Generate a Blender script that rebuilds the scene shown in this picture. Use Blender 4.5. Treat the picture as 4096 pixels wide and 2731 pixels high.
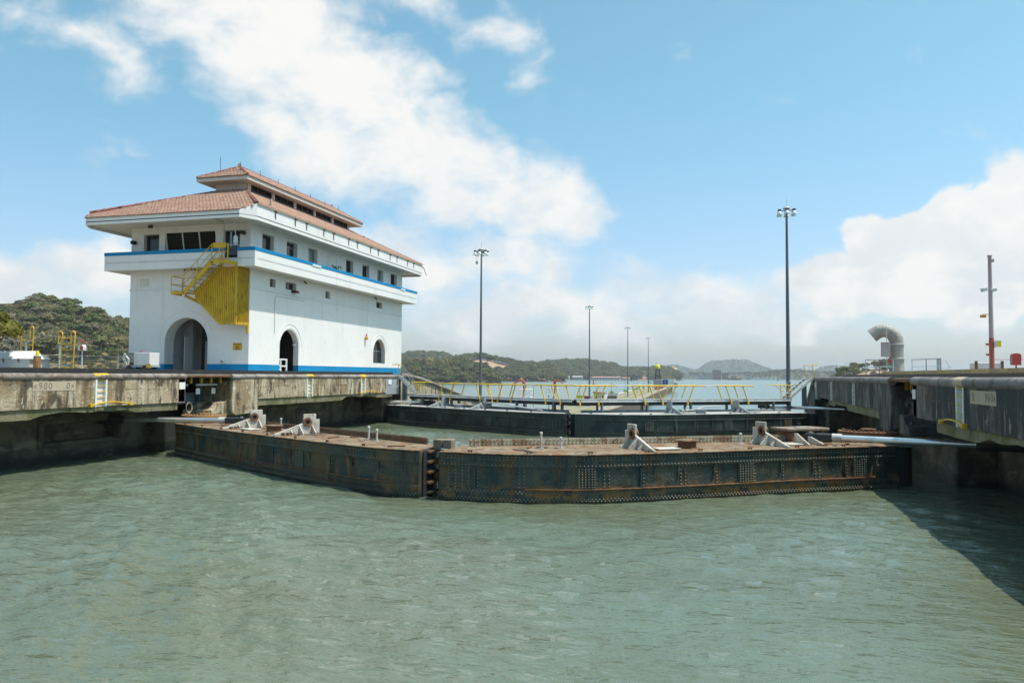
import bpy, bmesh, math, random
import numpy as np
from mathutils import Matrix, Vector
for o in list(bpy.data.objects): bpy.data.objects.remove(o)
SC = bpy.context.scene; COL = SC.collection
random.seed(7); RNG = np.random.default_rng(11)
rad = math.radians
HAZE = 0.95e-4

# ------------------------------------------------------------------ camera
cd = bpy.data.cameras.new('camera'); cam = bpy.data.objects.new('camera', cd); COL.objects.link(cam)
cd.sensor_width = 36.0; cd.lens = 27.0; cd.clip_start = 0.1; cd.clip_end = 60000
yaw, pit, rol = rad(15.04), rad(2.52), rad(0.3)
R0 = Vector((math.cos(yaw), math.sin(yaw), 0)); F0 = Vector((-math.sin(yaw), math.cos(yaw), 0)); Z0 = Vector((0, 0, 1))
Fv = F0*math.cos(pit)+Z0*math.sin(pit); Uv = Z0*math.cos(pit)-F0*math.sin(pit)
Rv = R0*math.cos(rol)+Uv*math.sin(rol); Uv = Uv*math.cos(rol)-R0*math.sin(rol)
cam.matrix_world = Matrix(((Rv.x, Uv.x, -Fv.x, 0), (Rv.y, Uv.y, -Fv.y, 0), (Rv.z, Uv.z, -Fv.z, 4.2), (0, 0, 0, 1)))
SC.camera = cam

# ------------------------------------------------------------------ sun, sky, exposure
SUN_AZ, SUN_EL = 83.0, 68.0          # azimuth clockwise from +Y, elevation
sd = bpy.data.lights.new('sun', 'SUN'); sun = bpy.data.objects.new('sun', sd); COL.objects.link(sun)
sd.energy = 4.1; sd.angle = rad(0.53); sd.color = (1.0, 0.94, 0.85)
sdir = Vector((math.sin(rad(SUN_AZ))*math.cos(rad(SUN_EL)), math.cos(rad(SUN_AZ))*math.cos(rad(SUN_EL)), math.sin(rad(SUN_EL))))
sun.rotation_euler = sdir.to_track_quat('Z', 'Y').to_euler(); sun.location = sdir*300
SC.view_settings.view_transform = 'Standard'; SC.view_settings.look = 'None'
SC.view_settings.exposure = 0.42; SC.view_settings.gamma = 1.0
SC.render.engine = 'CYCLES'; SC.cycles.use_denoising = True; SC.cycles.use_adaptive_sampling = True; SC.cycles.adaptive_threshold = 0.012; SC.cycles.adaptive_min_samples = 16
SC.cycles.max_bounces = 5; SC.cycles.diffuse_bounces = 2; SC.cycles.glossy_bounces = 3; SC.cycles.transmission_bounces = 4
SC.cycles.volume_bounces = 0; SC.cycles.transparent_max_bounces = 8; SC.cycles.caustics_reflective = False; SC.cycles.caustics_refractive = False
SC.cycles.sample_clamp_indirect = 6.0

class NT:
    """small helper round a node tree"""
    def __init__(s, tree): s.t = tree; s.n = tree.nodes; s.l = tree.links
    def add(s, typ, **kw):
        n = s.n.new(typ)
        for k, v in kw.items(): setattr(n, k, v)
        return n
    def put(s, sock, v):
        if isinstance(v, bpy.types.NodeSocket): s.l.new(v, sock)
        elif v is not None: sock.default_value = v
    def math(s, op, a, b=None, c=None, clamp=False):
        n = s.add('ShaderNodeMath', operation=op, use_clamp=clamp)
        s.put(n.inputs[0], a)
        if b is not None: s.put(n.inputs[1], b)
        if c is not None: s.put(n.inputs[2], c)
        return n.outputs[0]
    def vmath(s, op, a, b=None, sc=None):
        n = s.add('ShaderNodeVectorMath', operation=op); s.put(n.inputs[0], a)
        if b is not None: s.put(n.inputs[1], b)
        if sc is not None: s.put(n.inputs['Scale'], sc)
        return n.outputs[1] if op in ('LENGTH', 'DOT_PRODUCT', 'DISTANCE') else n.outputs[0]
    def rng(s, v, a, b, c=0.0, d=1.0, smooth=True):
        n = s.add('ShaderNodeMapRange'); n.interpolation_type = 'SMOOTHSTEP' if smooth else 'LINEAR'
        for i, x in enumerate((v, a, b, c, d)): s.put(n.inputs[i], x)
        return n.outputs[0]
    def mix(s, f, a, b, mode='MIX'):
        n = s.add('ShaderNodeMix', data_type='RGBA', blend_type=mode)
        s.put(n.inputs[0], f); s.put(n.inputs[6], a); s.put(n.inputs[7], b)
        return n.outputs[2]
    def noise(s, vec, scale=1.0, detail=4.0, rough=0.55, dist=0.0):
        n = s.add('ShaderNodeTexNoise'); s.put(n.inputs['Vector'], vec); n.inputs['Scale'].default_value = scale
        n.inputs['Detail'].default_value = detail; n.inputs['Roughness'].default_value = rough; n.inputs['Distortion'].default_value = dist
        return n.outputs[0]
    def xyz(s, v):
        n = s.add('ShaderNodeSeparateXYZ'); s.put(n.inputs[0], v); return n.outputs
    def comb(s, x, y, z):
        n = s.add('ShaderNodeCombineXYZ'); s.put(n.inputs[0], x); s.put(n.inputs[1], y); s.put(n.inputs[2], z); return n.outputs[0]

def c4(c): return (c[0], c[1], c[2], 1.0)

world = bpy.data.worlds.new('World'); SC.world = world; world.use_nodes = True
W = NT(world.node_tree); W.n.clear()
sky = W.add('ShaderNodeTexSky', sky_type='NISHITA'); sky.sun_disc = False
sky.sun_elevation = rad(SUN_EL); sky.sun_rotation = rad(SUN_AZ); sky.altitude = 0; sky.air_density = 1.0; sky.dust_density = 1.6; sky.ozone_density = 1.6
tc = W.add('ShaderNodeTexCoord'); D = tc.outputs['Generated']
dx, dy, dz = W.xyz(D)
az = W.math('MULTIPLY', W.math('ARCTAN2', dx, dy), 57.29578)
el = W.math('MULTIPLY', W.math('ARCSINE', dz), 57.29578)
ae0 = W.comb(az, el, 0.0)
warp = W.add('ShaderNodeTexNoise'); W.put(warp.inputs['Vector'], ae0); warp.inputs['Scale'].default_value = 0.16; warp.inputs['Detail'].default_value = 4
ae = W.vmath('ADD', ae0, W.vmath('SCALE', W.vmath('SUBTRACT', warp.outputs['Color'], (0.5, 0.5, 0.5)), sc=6.5))
def capsule(p, q, r, soft, amp=1.0):
    """1 inside a capsule of cloud from p to q (azimuth, elevation in degrees), 0 outside"""
    pa = W.vmath('SUBTRACT', ae, (p[0], p[1], 0)); pa = W.vmath('MULTIPLY', pa, (1, 1, 0))
    ba = (q[0]-p[0], q[1]-p[1], 0); bb = ba[0]**2+ba[1]**2+1e-6
    h = W.math('MULTIPLY', W.vmath('DOT_PRODUCT', pa, ba), 1.0/bb, clamp=True)
    dd = W.vmath('LENGTH', W.vmath('SUBTRACT', pa, W.vmath('SCALE', ba, sc=h)))
    return W.rng(dd, r+soft, r-soft*0.6, 0.0, amp)
masks = [((-37, 27), (-26.5, 18.5), 5.2, 4.2), ((-27, 18.5), (-12, 12.2), 2.9, 3.2), ((-24, 27.5), (-14.5, 23.5), .9, 3.2, .74),
         ((-50, 22.5), (-41, 20.0), .6, 3.4, .62), ((11, 8.6), (22, 9.6), 2.9, 1.6), ((6, 6.0), (24, 6.0), 1.6, 2.2), ((-27, 8.6), (-12, 8.0), 1.6, 2.6, .9), ((-20, 5.0), (8, 5.0), 1.6, 3.0, .85),
         ((-60, 4.6), (-41, 6.2), 1.2, 1.8), ((28, 8), (60, 10), 4, 4), ((-110, 14), (-75, 22), 8, 7)]
mk = None
for m in masks:
    c = capsule(*m); mk = c if mk is None else W.math('MAXIMUM', mk, c)
aeS = W.vmath('MULTIPLY', ae0, (1.0, 1.5, 1.0))
n1 = W.noise(aeS, 0.20, 8.0, 0.58, 0.25); n2 = W.noise(W.vmath('MULTIPLY', W.vmath('ADD', ae0, (40.0, 7.0, 0)), (0.6, 1.4, 1)), 0.085, 7.0, 0.55, 0.3)
far_c = W.rng(n2, 0.60, 0.76)                                            # loose clouds in the rest of the sky
out_f = W.rng(W.math('ABSOLUTE', W.math('ADD', az, 15.0)), 36.0, 48.0)
far_c = W.math('MULTIPLY', far_c, W.math('MULTIPLY_ADD', out_f, 0.8, 0.12))
crisp = W.math('MULTIPLY', W.rng(az, 1.0, 8.0), W.rng(el, 16.0, 11.0))                # firm cumulus heads stand in the south-west
dens = W.math('ADD', W.math('MULTIPLY', mk, 0.62), W.math('MULTIPLY', far_c, 0.5))
dens = W.rng(W.math('ADD', dens, W.math('MULTIPLY', W.math('SUBTRACT', n1, 0.5), 1.25)), W.math('MULTIPLY_ADD', crisp, 0.10, 0.10), W.math('MULTIPLY_ADD', crisp, -0.22, 0.68))
dens = W.math('MULTIPLY', dens, W.rng(el, -1.0, 2.0))
n3 = W.noise(W.vmath('ADD', aeS, (0.0, 1.1, 3.0)), 0.22, 6.0, 0.55, 0.2)
belly = W.math('MULTIPLY', W.rng(n3, 0.38, 0.62), W.rng(el, 20.0, 5.0))       # grey undersides lie low
ccol = W.mix(W.math('MULTIPLY', belly, 0.55), c4((0.85, 0.84, 0.815)), c4((0.55, 0.625, 0.68)))
tint = W.mix(W.rng(el, 1.0, 22.0), c4((0.97, 1.0, 1.09)), c4((0.83, 1.17, 1.02)))
skyc = W.mix(1.0, sky.outputs[0], tint, 'MULTIPLY')
b1 = W.add('ShaderNodeBackground'); W.put(b1.inputs[0], skyc); b1.inputs[1].default_value = 0.135
b2 = W.add('ShaderNodeBackground'); W.put(b2.inputs[0], ccol); b2.inputs[1].default_value = 0.87
ms = W.add('ShaderNodeMixShader'); W.put(ms.inputs[0], W.math('MULTIPLY', dens, 0.97)); W.l.new(b1.outputs[0], ms.inputs[1]); W.l.new(b2.outputs[0], ms.inputs[2])
wo = W.add('ShaderNodeOutputWorld'); W.l.new(ms.outputs[0], wo.inputs[0])
world.cycles.sampling_method = 'MANUAL'; world.cycles.sample_map_resolution = 512

# ------------------------------------------------------------------ materials
M = {}
def layered(name, base, layers=(), rough=0.75, metal=0.0, bump=None, spec=0.5, rlayer=None):
    """base colour, then noise-masked stains over it. layer: (colour, scale xyz, lo, hi, amount[, (zlo, zhi)])"""
    m = bpy.data.materials.new(name); m.use_nodes = True; T = NT(m.node_tree)
    b = T.n['Principled BSDF']; g = T.add('ShaderNodeNewGeometry'); pos = g.outputs['Position']
    col = c4(base); z = None
    for i, L in enumerate(layers):
        v = T.vmath('ADD', T.vmath('MULTIPLY', pos, L[1]), (i*13.7, i*5.1, i*9.3))
        f = T.rng(T.noise(v, 1.0, 4.0, 0.62), L[2], L[3]); f = T.math('MULTIPLY', f, L[4])
        if len(L) > 5:
            z = z or T.xyz(pos)[2]
            f = T.math('MULTIPLY', f, T.rng(z, L[5][0], L[5][1]))
        col = T.mix(f, col, c4(L[0]))
    T.put(b.inputs['Base Color'], col); b.inputs['Metallic'].default_value = metal; b.inputs['Specular IOR Level'].default_value = spec
    if rlayer: T.put(b.inputs['Roughness'], T.rng(T.noise(pos, rlayer[0], 4), 0.3, 0.7, rlayer[1], rlayer[2]))
    else: b.inputs['Roughness'].default_value = rough
    if bump:
        h = T.noise(T.vmath('MULTIPLY', pos, bump[2] if len(bump) > 2 else (1, 1, 1)), bump[0], 3, 0.6)
        bn = T.add('ShaderNodeBump'); bn.inputs['Strength'].default_value = 1.0; bn.inputs['Distance'].default_value = bump[1]
        T.put(bn.inputs['Height'], h); T.l.new(bn.outputs[0], b.inputs['Normal'])
    M[name] = m; return m

S = lambda a, b=None, c=None: (a, a if b is None else b, a if c is None else c)
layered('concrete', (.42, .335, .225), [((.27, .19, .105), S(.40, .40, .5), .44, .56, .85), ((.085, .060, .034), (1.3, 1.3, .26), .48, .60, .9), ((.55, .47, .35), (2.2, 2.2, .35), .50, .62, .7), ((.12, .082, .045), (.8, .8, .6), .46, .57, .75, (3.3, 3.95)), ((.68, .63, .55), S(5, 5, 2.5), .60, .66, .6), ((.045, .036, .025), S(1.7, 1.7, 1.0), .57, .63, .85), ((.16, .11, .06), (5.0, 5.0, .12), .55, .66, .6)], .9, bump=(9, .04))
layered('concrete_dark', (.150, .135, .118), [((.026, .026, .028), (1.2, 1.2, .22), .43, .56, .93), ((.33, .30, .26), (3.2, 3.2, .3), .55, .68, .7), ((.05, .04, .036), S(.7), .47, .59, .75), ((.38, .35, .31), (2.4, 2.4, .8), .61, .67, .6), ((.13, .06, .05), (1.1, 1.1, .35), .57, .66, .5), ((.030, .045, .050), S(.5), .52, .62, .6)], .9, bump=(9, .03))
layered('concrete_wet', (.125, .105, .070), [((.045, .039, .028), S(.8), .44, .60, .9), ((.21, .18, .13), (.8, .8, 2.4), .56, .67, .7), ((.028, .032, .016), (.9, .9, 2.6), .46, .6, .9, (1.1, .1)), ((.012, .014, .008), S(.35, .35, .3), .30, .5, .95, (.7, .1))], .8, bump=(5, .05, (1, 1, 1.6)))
layered('concrete_mossy', (.21, .185, .11), [((.10, .105, .035), S(1.0), .44, .62, .85), ((.30, .26, .18), S(2.5), .58, .72, .6), ((.04, .036, .02), (3, 3, .5), .56, .7, .8)], .9, bump=(8, .03))
layered('concrete_light', (.33, .30, .25), [((.24, .205, .155), S(.6), .45, .6, .7), ((.13, .115, .09), S(2.2), .55, .66, .6), ((.44, .41, .35), S(5), .57, .67, .5)], .9, bump=(12, .01))
layered('deck_floor', (.33, .31, .27), [((.22, .20, .17), S(.4), .45, .62, .8), ((.12, .11, .10), S(1.5), .56, .7, .6)], .9, bump=(10, .01))
layered('kerb_yellow', (.40, .30, .13), [((.24, .19, .12), S(1.2), .45, .62, .85), ((.10, .08, .05), S(2.5), .56, .68, .7)], .85)
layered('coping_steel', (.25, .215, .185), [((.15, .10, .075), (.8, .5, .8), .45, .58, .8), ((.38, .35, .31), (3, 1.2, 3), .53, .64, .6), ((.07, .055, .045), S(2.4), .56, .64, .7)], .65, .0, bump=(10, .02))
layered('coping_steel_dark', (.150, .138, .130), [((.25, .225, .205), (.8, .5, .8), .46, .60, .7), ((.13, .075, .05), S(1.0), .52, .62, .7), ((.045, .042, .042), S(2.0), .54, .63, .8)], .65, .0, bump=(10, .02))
layered('black_rail', (.016, .016, .018), [((.05, .045, .04), S(2), .56, .68, .6)], .55)
layered('white_paint', (.80, .775, .755), [((.72, .715, .69), S(.35, .35, .25), .46, .62, .5), ((.60, .57, .52), (1.7, 1.7, .10), .57, .70, .38), ((.62, .60, .56), S(2.6), .60, .68, .35), ((.50, .46, .40), (6, 6, .5), .66, .72, .4)], .7, bump=(22, .006))
layered('white_trim', (.78, .77, .74), [((.62, .59, .53), S(.9), .52, .72, .5)], .6)
layered('soffit', (.66, .63, .585), [((.52, .49, .44), S(1.1), .50, .72, .5)], .8)
layered('pink_fascia', (.66, .585, .54), [((.50, .42, .38), S(1.2), .5, .7, .6)], .8)
layered('blue_paint', (.004, .215, .46), [((.008, .26, .50), S(.8), .45, .65, .5), ((.02, .15, .30), (3, 3, .5), .6, .7, .4)], .6, spec=.2)
layered('yellow_paint', (.60, .37, .008), [((.48, .28, .008), S(1.3), .45, .6, .7), ((.20, .10, .02), (5, 5, 1.2), .58, .65, .8)], .55)
layered('yellow_gap', (.10, .055, .010), [], .8)
layered('yellow_gap', (.13, .075, .012), [], .8)  # dark tone of the gaps between slats, put into the colour
layered('yellow_rail', (.66, .42, .012), [((.46, .30, .03), S(2.5), .52, .68, .6), ((.22, .10, .03), S(6), .66, .72, .7)], .5)
layered('rust_deck', (.190, .132, .080), [((.26, .195, .13), S(.7), .48, .60, .8), ((.19, .09, .036), S(1.2), .48, .60, .85), ((.075, .045, .026), S(2.3), .52, .62, .8), ((.34, .275, .20), S(4.2), .58, .66, .6), ((.035, .024, .017), S(8), .58, .65, .8)], .9, bump=(18, .03))
layered('grey_deck', (.36, .355, .345), [((.24, .22, .20), S(.9), .46, .64, .7), ((.28, .19, .13), S(1.9), .60, .72, .6)], .8, bump=(18, .01))
layered('rusty', (.16, .075, .038), [((.28, .15, .07), S(3), .48, .66, .7), ((.06, .035, .025), S(5), .55, .68, .7)], .9, bump=(25, .01))
layered('gate_skin', (.058, .068, .055), [((.018, .040, .040), (.6, .6, .9), .43, .57, .92), ((.105, .092, .058), (2.0, 2.0, .6), .53, .64, .7), ((.13, .068, .026), (1.2, 1.2, .5), .56, .65, .8), ((.25, .125, .038), (1.5, 1.5, 1.6), .47, .57, .92, (.66, .36)), ((.028, .022, .016), S(3.0), .54, .62, .75), ((.014, .019, .011), S(1.2), .3, .5, .92, (.24, .0))], .5, .0, bump=(12, .035), rlayer=(2.5, .4, .7))
layered('gate_skin_rusty', (.070, .072, .052), [((.135, .085, .036), (.8, .8, .4), .47, .57, .88), ((.022, .046, .048), S(.38, .38, .6), .46, .56, .9), ((.032, .026, .018), (1.6, 1.6, .6), .52, .61, .8), ((.22, .11, .036), (2.4, 2.4, .5), .55, .64, .85), ((.014, .018, .011), S(1.2), .3, .5, .92, (.36, .03))], .6, bump=(12, .035))
layered('gate_skin_far', (.030, .046, .044), [((.012, .018, .019), S(.6), .43, .56, .9), ((.12, .115, .092), (1.6, 1.6, .6), .58, .68, .5), ((.08, .058, .034), S(1.6), .60, .70, .6)], .5, bump=(12, .012))
layered('rivet_steel', (.15, .145, .11), [((.22, .13, .055), S(1.1), .48, .6, .8), ((.05, .058, .054), S(.6), .45, .56, .7)], .4, .0)
layered('upstand_cream', (.44, .38, .27), [((.22, .12, .055), S(1.6), .48, .58, .85), ((.58, .53, .43), S(3, 3, 1), .53, .63, .6), ((.09, .06, .04), S(2.6), .58, .66, .7)], .75)
layered('rivet_bright', (.34, .31, .24), [((.28, .15, .06), S(1.6), .5, .66, .8)], .5, .2)
layered('bracket_white', (.52, .49, .435), [((.38, .32, .25), S(2.2), .47, .60, .75), ((.22, .105, .05), S(3.1, 3.1, 1.4), .62, .70, .85), ((.24, .24, .10), S(1.4), .60, .72, .6, (2.0, 1.7))], .7, bump=(20, .006))
layered('steel_grey', (.33, .35, .365), [((.24, .25, .26), S(1.4), .45, .6, .7), ((.24, .17, .12), S(3.5), .60, .68, .6)], .5, .0)
layered('steel_blue', (.13, .175, .21), [((.06, .075, .09), S(1.2), .45, .65, .7), ((.16, .12, .09), S(3), .62, .72, .5)], .5, .2)
layered('walk_grey', (.66, .68, .685), [((.50, .51, .51), S(1.5, 1.5, .5), .45, .6, .7), ((.34, .28, .22), S(3), .62, .70, .6)], .6)
layered('steel_dark', (.03, .032, .035), [((.07, .05, .04), S(2), .55, .7, .7)], .6)
layered('galvanised', (.50, .51, .505), [((.40, .40, .395), S(1.5, 1.5, .5), .45, .6, .7), ((.28, .23, .18), S(3), .60, .68, .6)], .55, .0)
layered('mast_steel', (.125, .135, .145), [((.17, .18, .19), (1, 1, .2), .45, .65, .6)], .5, .3)
layered('lamp_glass', (.62, .68, .70), [], .2)
layered('lamp_dark', (.09, .07, .10), [], .5)
layered('chrome', (.82, .81, .79), [((.56, .55, .54), S(1.5), .5, .6, .5)], .28, .85)
layered('roof_tile', (.325, .19, .138), [((.43, .265, .20), S(1.7), .45, .6, .7), ((.26, .135, .095), S(3.3), .52, .64, .75), ((.18, .115, .09), S(.7), .58, .68, .6), ((.48, .40, .34), S(9), .63, .69, .6)], .85)
layered('ridge_tile', (.24, .10, .08), [((.36, .17, .13), S(3), .45, .65, .8)], .85)
layered('dark_interior', (.075, .070, .066), [((.04, .038, .036), S(.9), .45, .6, .7)], .9)  # shade of unlit interiors put into the colour
layered('inner_wall', (.55, .54, .52), [((.40, .39, .37), S(.8), .45, .65, .5)], .8)
layered('frame_alu', (.34, .34, .34), [], .4, .3)
layered('frame_brown', (.10, .07, .06), [], .5)
layered('hose', (.08, .075, .07), [], .6)
layered('sign_orange', (.62, .33, .01), [], .6)
layered('sign_yellow', (.72, .55, .01), [], .6)
layered('sign_lime', (.42, .50, .01), [], .6)
layered('black_paint', (.012, .012, .012), [], .6)
layered('faded_black', (.20, .165, .125), [((.33, .27, .20), S(6), .45, .56, .8)], .8)
layered('number_plate', (.47, .39, .28), [((.40, .33, .24), S(3), .5, .68, .6), ((.22, .17, .11), (5, 5, .4), .62, .74, .6)], .8)
layered('red_paint', (.42, .045, .030), [((.40, .06, .05), S(3), .5, .7, .5)], .5)
layered('red_faded', (.38, .09, .07), [((.34, .26, .25), S(4, 4, 1), .5, .62, .8)], .7)
layered('pipe_pink', (.42, .36, .36), [((.34, .26, .27), S(2, 2, .6), .45, .65, .7)], .6)
layered('duct_grey', (.335, .32, .29), [((.255, .235, .205), S(1.4, 1.4, .6), .45, .58, .8), ((.17, .14, .105), (4, 4, 1.2), .56, .66, .7), ((.42, .40, .37), S(3), .56, .66, .5)], .6, .0, bump=(6, .01))
layered('pale_blue', (.42, .50, .55), [((.34, .28, .24), S(3), .6, .7, .5)], .6)
layered('shed_white', (.60, .60, .60), [((.45, .43, .40), S(1.3), .5, .7, .6)], .7)
layered('bollard_rust', (.36, .19, .07), [((.20, .10, .05), S(3), .45, .65, .8), ((.55, .42, .28), S(5), .62, .7, .6)], .8)
layered('timber', (.22, .175, .13), [((.12, .09, .065), (6, 1.2, 2), .45, .65, .8)], .9, bump=(12, .02))
layered('canvas_white', (.72, .72, .70), [((.55, .55, .53), S(8), .5, .65, .5)], .8)
layered('guide_side', (.115, .09, .06), [((.10, .075, .05), (.3, .3, .6), .45, .6, .8)], .95)
layered('guide_top', (.29, .235, .165), [((.20, .16, .11), S(.08), .45, .6, .8), ((.36, .30, .22), S(.3), .53, .64, .6)], .95)
layered('wall_far', (.52, .47, .42), [], .9)
layered('brick_far', (.30, .16, .12), [], .9)
layered('roof_far', (.42, .21, .17), [], .9)
layered('blue_door', (.01, .07, .30), [], .5)
layered('grass_dry', (.20, .145, .065), [((.10, .11, .035), S(.05), .42, .6, .85), ((.30, .19, .09), S(.2), .52, .68, .7), ((.07, .07, .03), S(.6), .58, .68, .7)], .95)
layered('grass_wall', (.20, .19, .075), [((.27, .22, .13), S(.12), .5, .6, .8), ((.14, .15, .05), S(.4), .5, .62, .7)], .95)
layered('bare_earth', (.38, .235, .16), [((.26, .19, .13), (.02, .02, .25), .45, .62, .8), ((.46, .32, .24), S(.05), .55, .7, .6)], .95)
layered('forest_floor', (.06, .06, .028), [((.10, .085, .045), S(.03), .5, .65, .7)], .95)
layered('forest_far', (.050, .068, .032), [((.028, .042, .022), S(.018), .45, .6, .9), ((.08, .08, .04), S(.01), .52, .66, .7)], .95, bump=(.03, 14))
layered('hedge_plant', (.12, .16, .03), [], .8)

def glass(name, col, rough=0.06):
    m = bpy.data.materials.new(name); m.use_nodes = True; b = m.node_tree.nodes['Principled BSDF']
    b.inputs['Base Color'].default_value = c4(col); b.inputs['Roughness'].default_value = rough; b.inputs['Specular IOR Level'].default_value = 0.5
    M[name] = m
glass('window_glass', (.02, .022, .024), .05); glass('window_pale', (.20, .26, .26), .12); glass('window_tint', (.006, .007, .008), .08); M['window_tint'].node_tree.nodes['Principled BSDF'].inputs['Specular IOR Level'].default_value = .15

def foliage(name, stops, trans=0.25):
    m = bpy.data.materials.new(name); m.use_nodes = True; T = NT(m.node_tree); b = T.n['Principled BSDF']; out = T.n['Material Output']
    oi = T.add('ShaderNodeObjectInfo'); g = T.add('ShaderNodeNewGeometry')
    r = T.math('ADD', oi.outputs['Random'], T.math('MULTIPLY_ADD', g.outputs['Random Per Island'], 0.24, -0.12))
    cr = T.add('ShaderNodeValToRGB'); T.put(cr.inputs[0], r)
    e = cr.color_ramp.elements
    while len(e) < len(stops): e.new(0.5)
    for i, (p, c) in enumerate(stops): e[i].position = p; e[i].color = c4(c)
    T.put(b.inputs['Base Color'], cr.outputs[0]); b.inputs['Roughness'].default_value = 0.7; b.inputs['Specular IOR Level'].default_value = 0.25
    tr = T.add('ShaderNodeBsdfTranslucent'); T.put(tr.inputs[0], cr.outputs[0])
    mx = T.add('ShaderNodeMixShader'); mx.inputs[0].default_value = trans
    T.l.new(b.outputs[0], mx.inputs[1]); T.l.new(tr.outputs[0], mx.inputs[2]); T.l.new(mx.outputs[0], out.inputs[0]); M[name] = m
foliage('leaf_dry', [(0, (.13, .14, .055)), (.22, (.21, .18, .085)), (.42, (.11, .135, .05)), (.62, (.27, .225, .135)), (.8, (.085, .12, .05)), (1, (.34, .27, .19))], .35)
foliage('leaf_green', [(0, (.11, .15, .05)), (.3, (.17, .18, .065)), (.55, (.22, .185, .08)), (.8, (.12, .16, .06)), (1, (.28, .21, .095))], .35)
foliage('leaf_lush', [(0, (.17, .17, .035)), (1, (.30, .25, .05))], .35)
layered('bark_pale', (.36, .33, .29), [((.24, .21, .18), S(1.5), .45, .65, .7)], .9)
layered('bark_dark', (.12, .09, .065), [], .9)

def water(name, col, bump_layers, rough, spec=0.5, tint=None, ior=1.33):
    m = bpy.data.materials.new(name); m.use_nodes = True; T = NT(m.node_tree); b = T.n['Principled BSDF']
    pos = T.add('ShaderNodeNewGeometry').outputs['Position']
    colr = c4(col)
    if tint: colr = T.mix(T.rng(T.noise(T.vmath('MULTIPLY', pos, tint[1]), 1.0, 5, .6), .42, .62), colr, c4(tint[0]))
    T.put(b.inputs['Base Color'], colr); b.inputs['Roughness'].default_value = rough; b.inputs['IOR'].default_value = ior; b.inputs['Specular IOR Level'].default_value = spec
    nrm = None
    for sc, dist, ani in bump_layers:
        h = T.noise(T.vmath('MULTIPLY', pos, ani), sc, 4, .55, .3)
        bn = T.add('ShaderNodeBump'); bn.inputs['Strength'].default_value = 1.0; bn.inputs['Distance'].default_value = dist
        T.put(bn.inputs['Height'], h)
        if nrm is not None: T.l.new(nrm, bn.inputs['Normal'])
        nrm = bn.outputs[0]
    T.l.new(nrm, b.inputs['Normal']); M[name] = m
water('lock_water', (.108, .129, .084), [(.9, .12, (.8, 1.5, 1)), (2.2, .085, (.75, 1.6, 1)), (5.5, .026, (.8, 1.5, 1))], .02, tint=((.116, .154, .110), (.09, .13, 1)), ior=1.56)
water('lake_water', (.085, .155, .145), [(.35, .30, (1, .6, 1)), (2.0, .06, (1, .7, 1))], .2)

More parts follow.
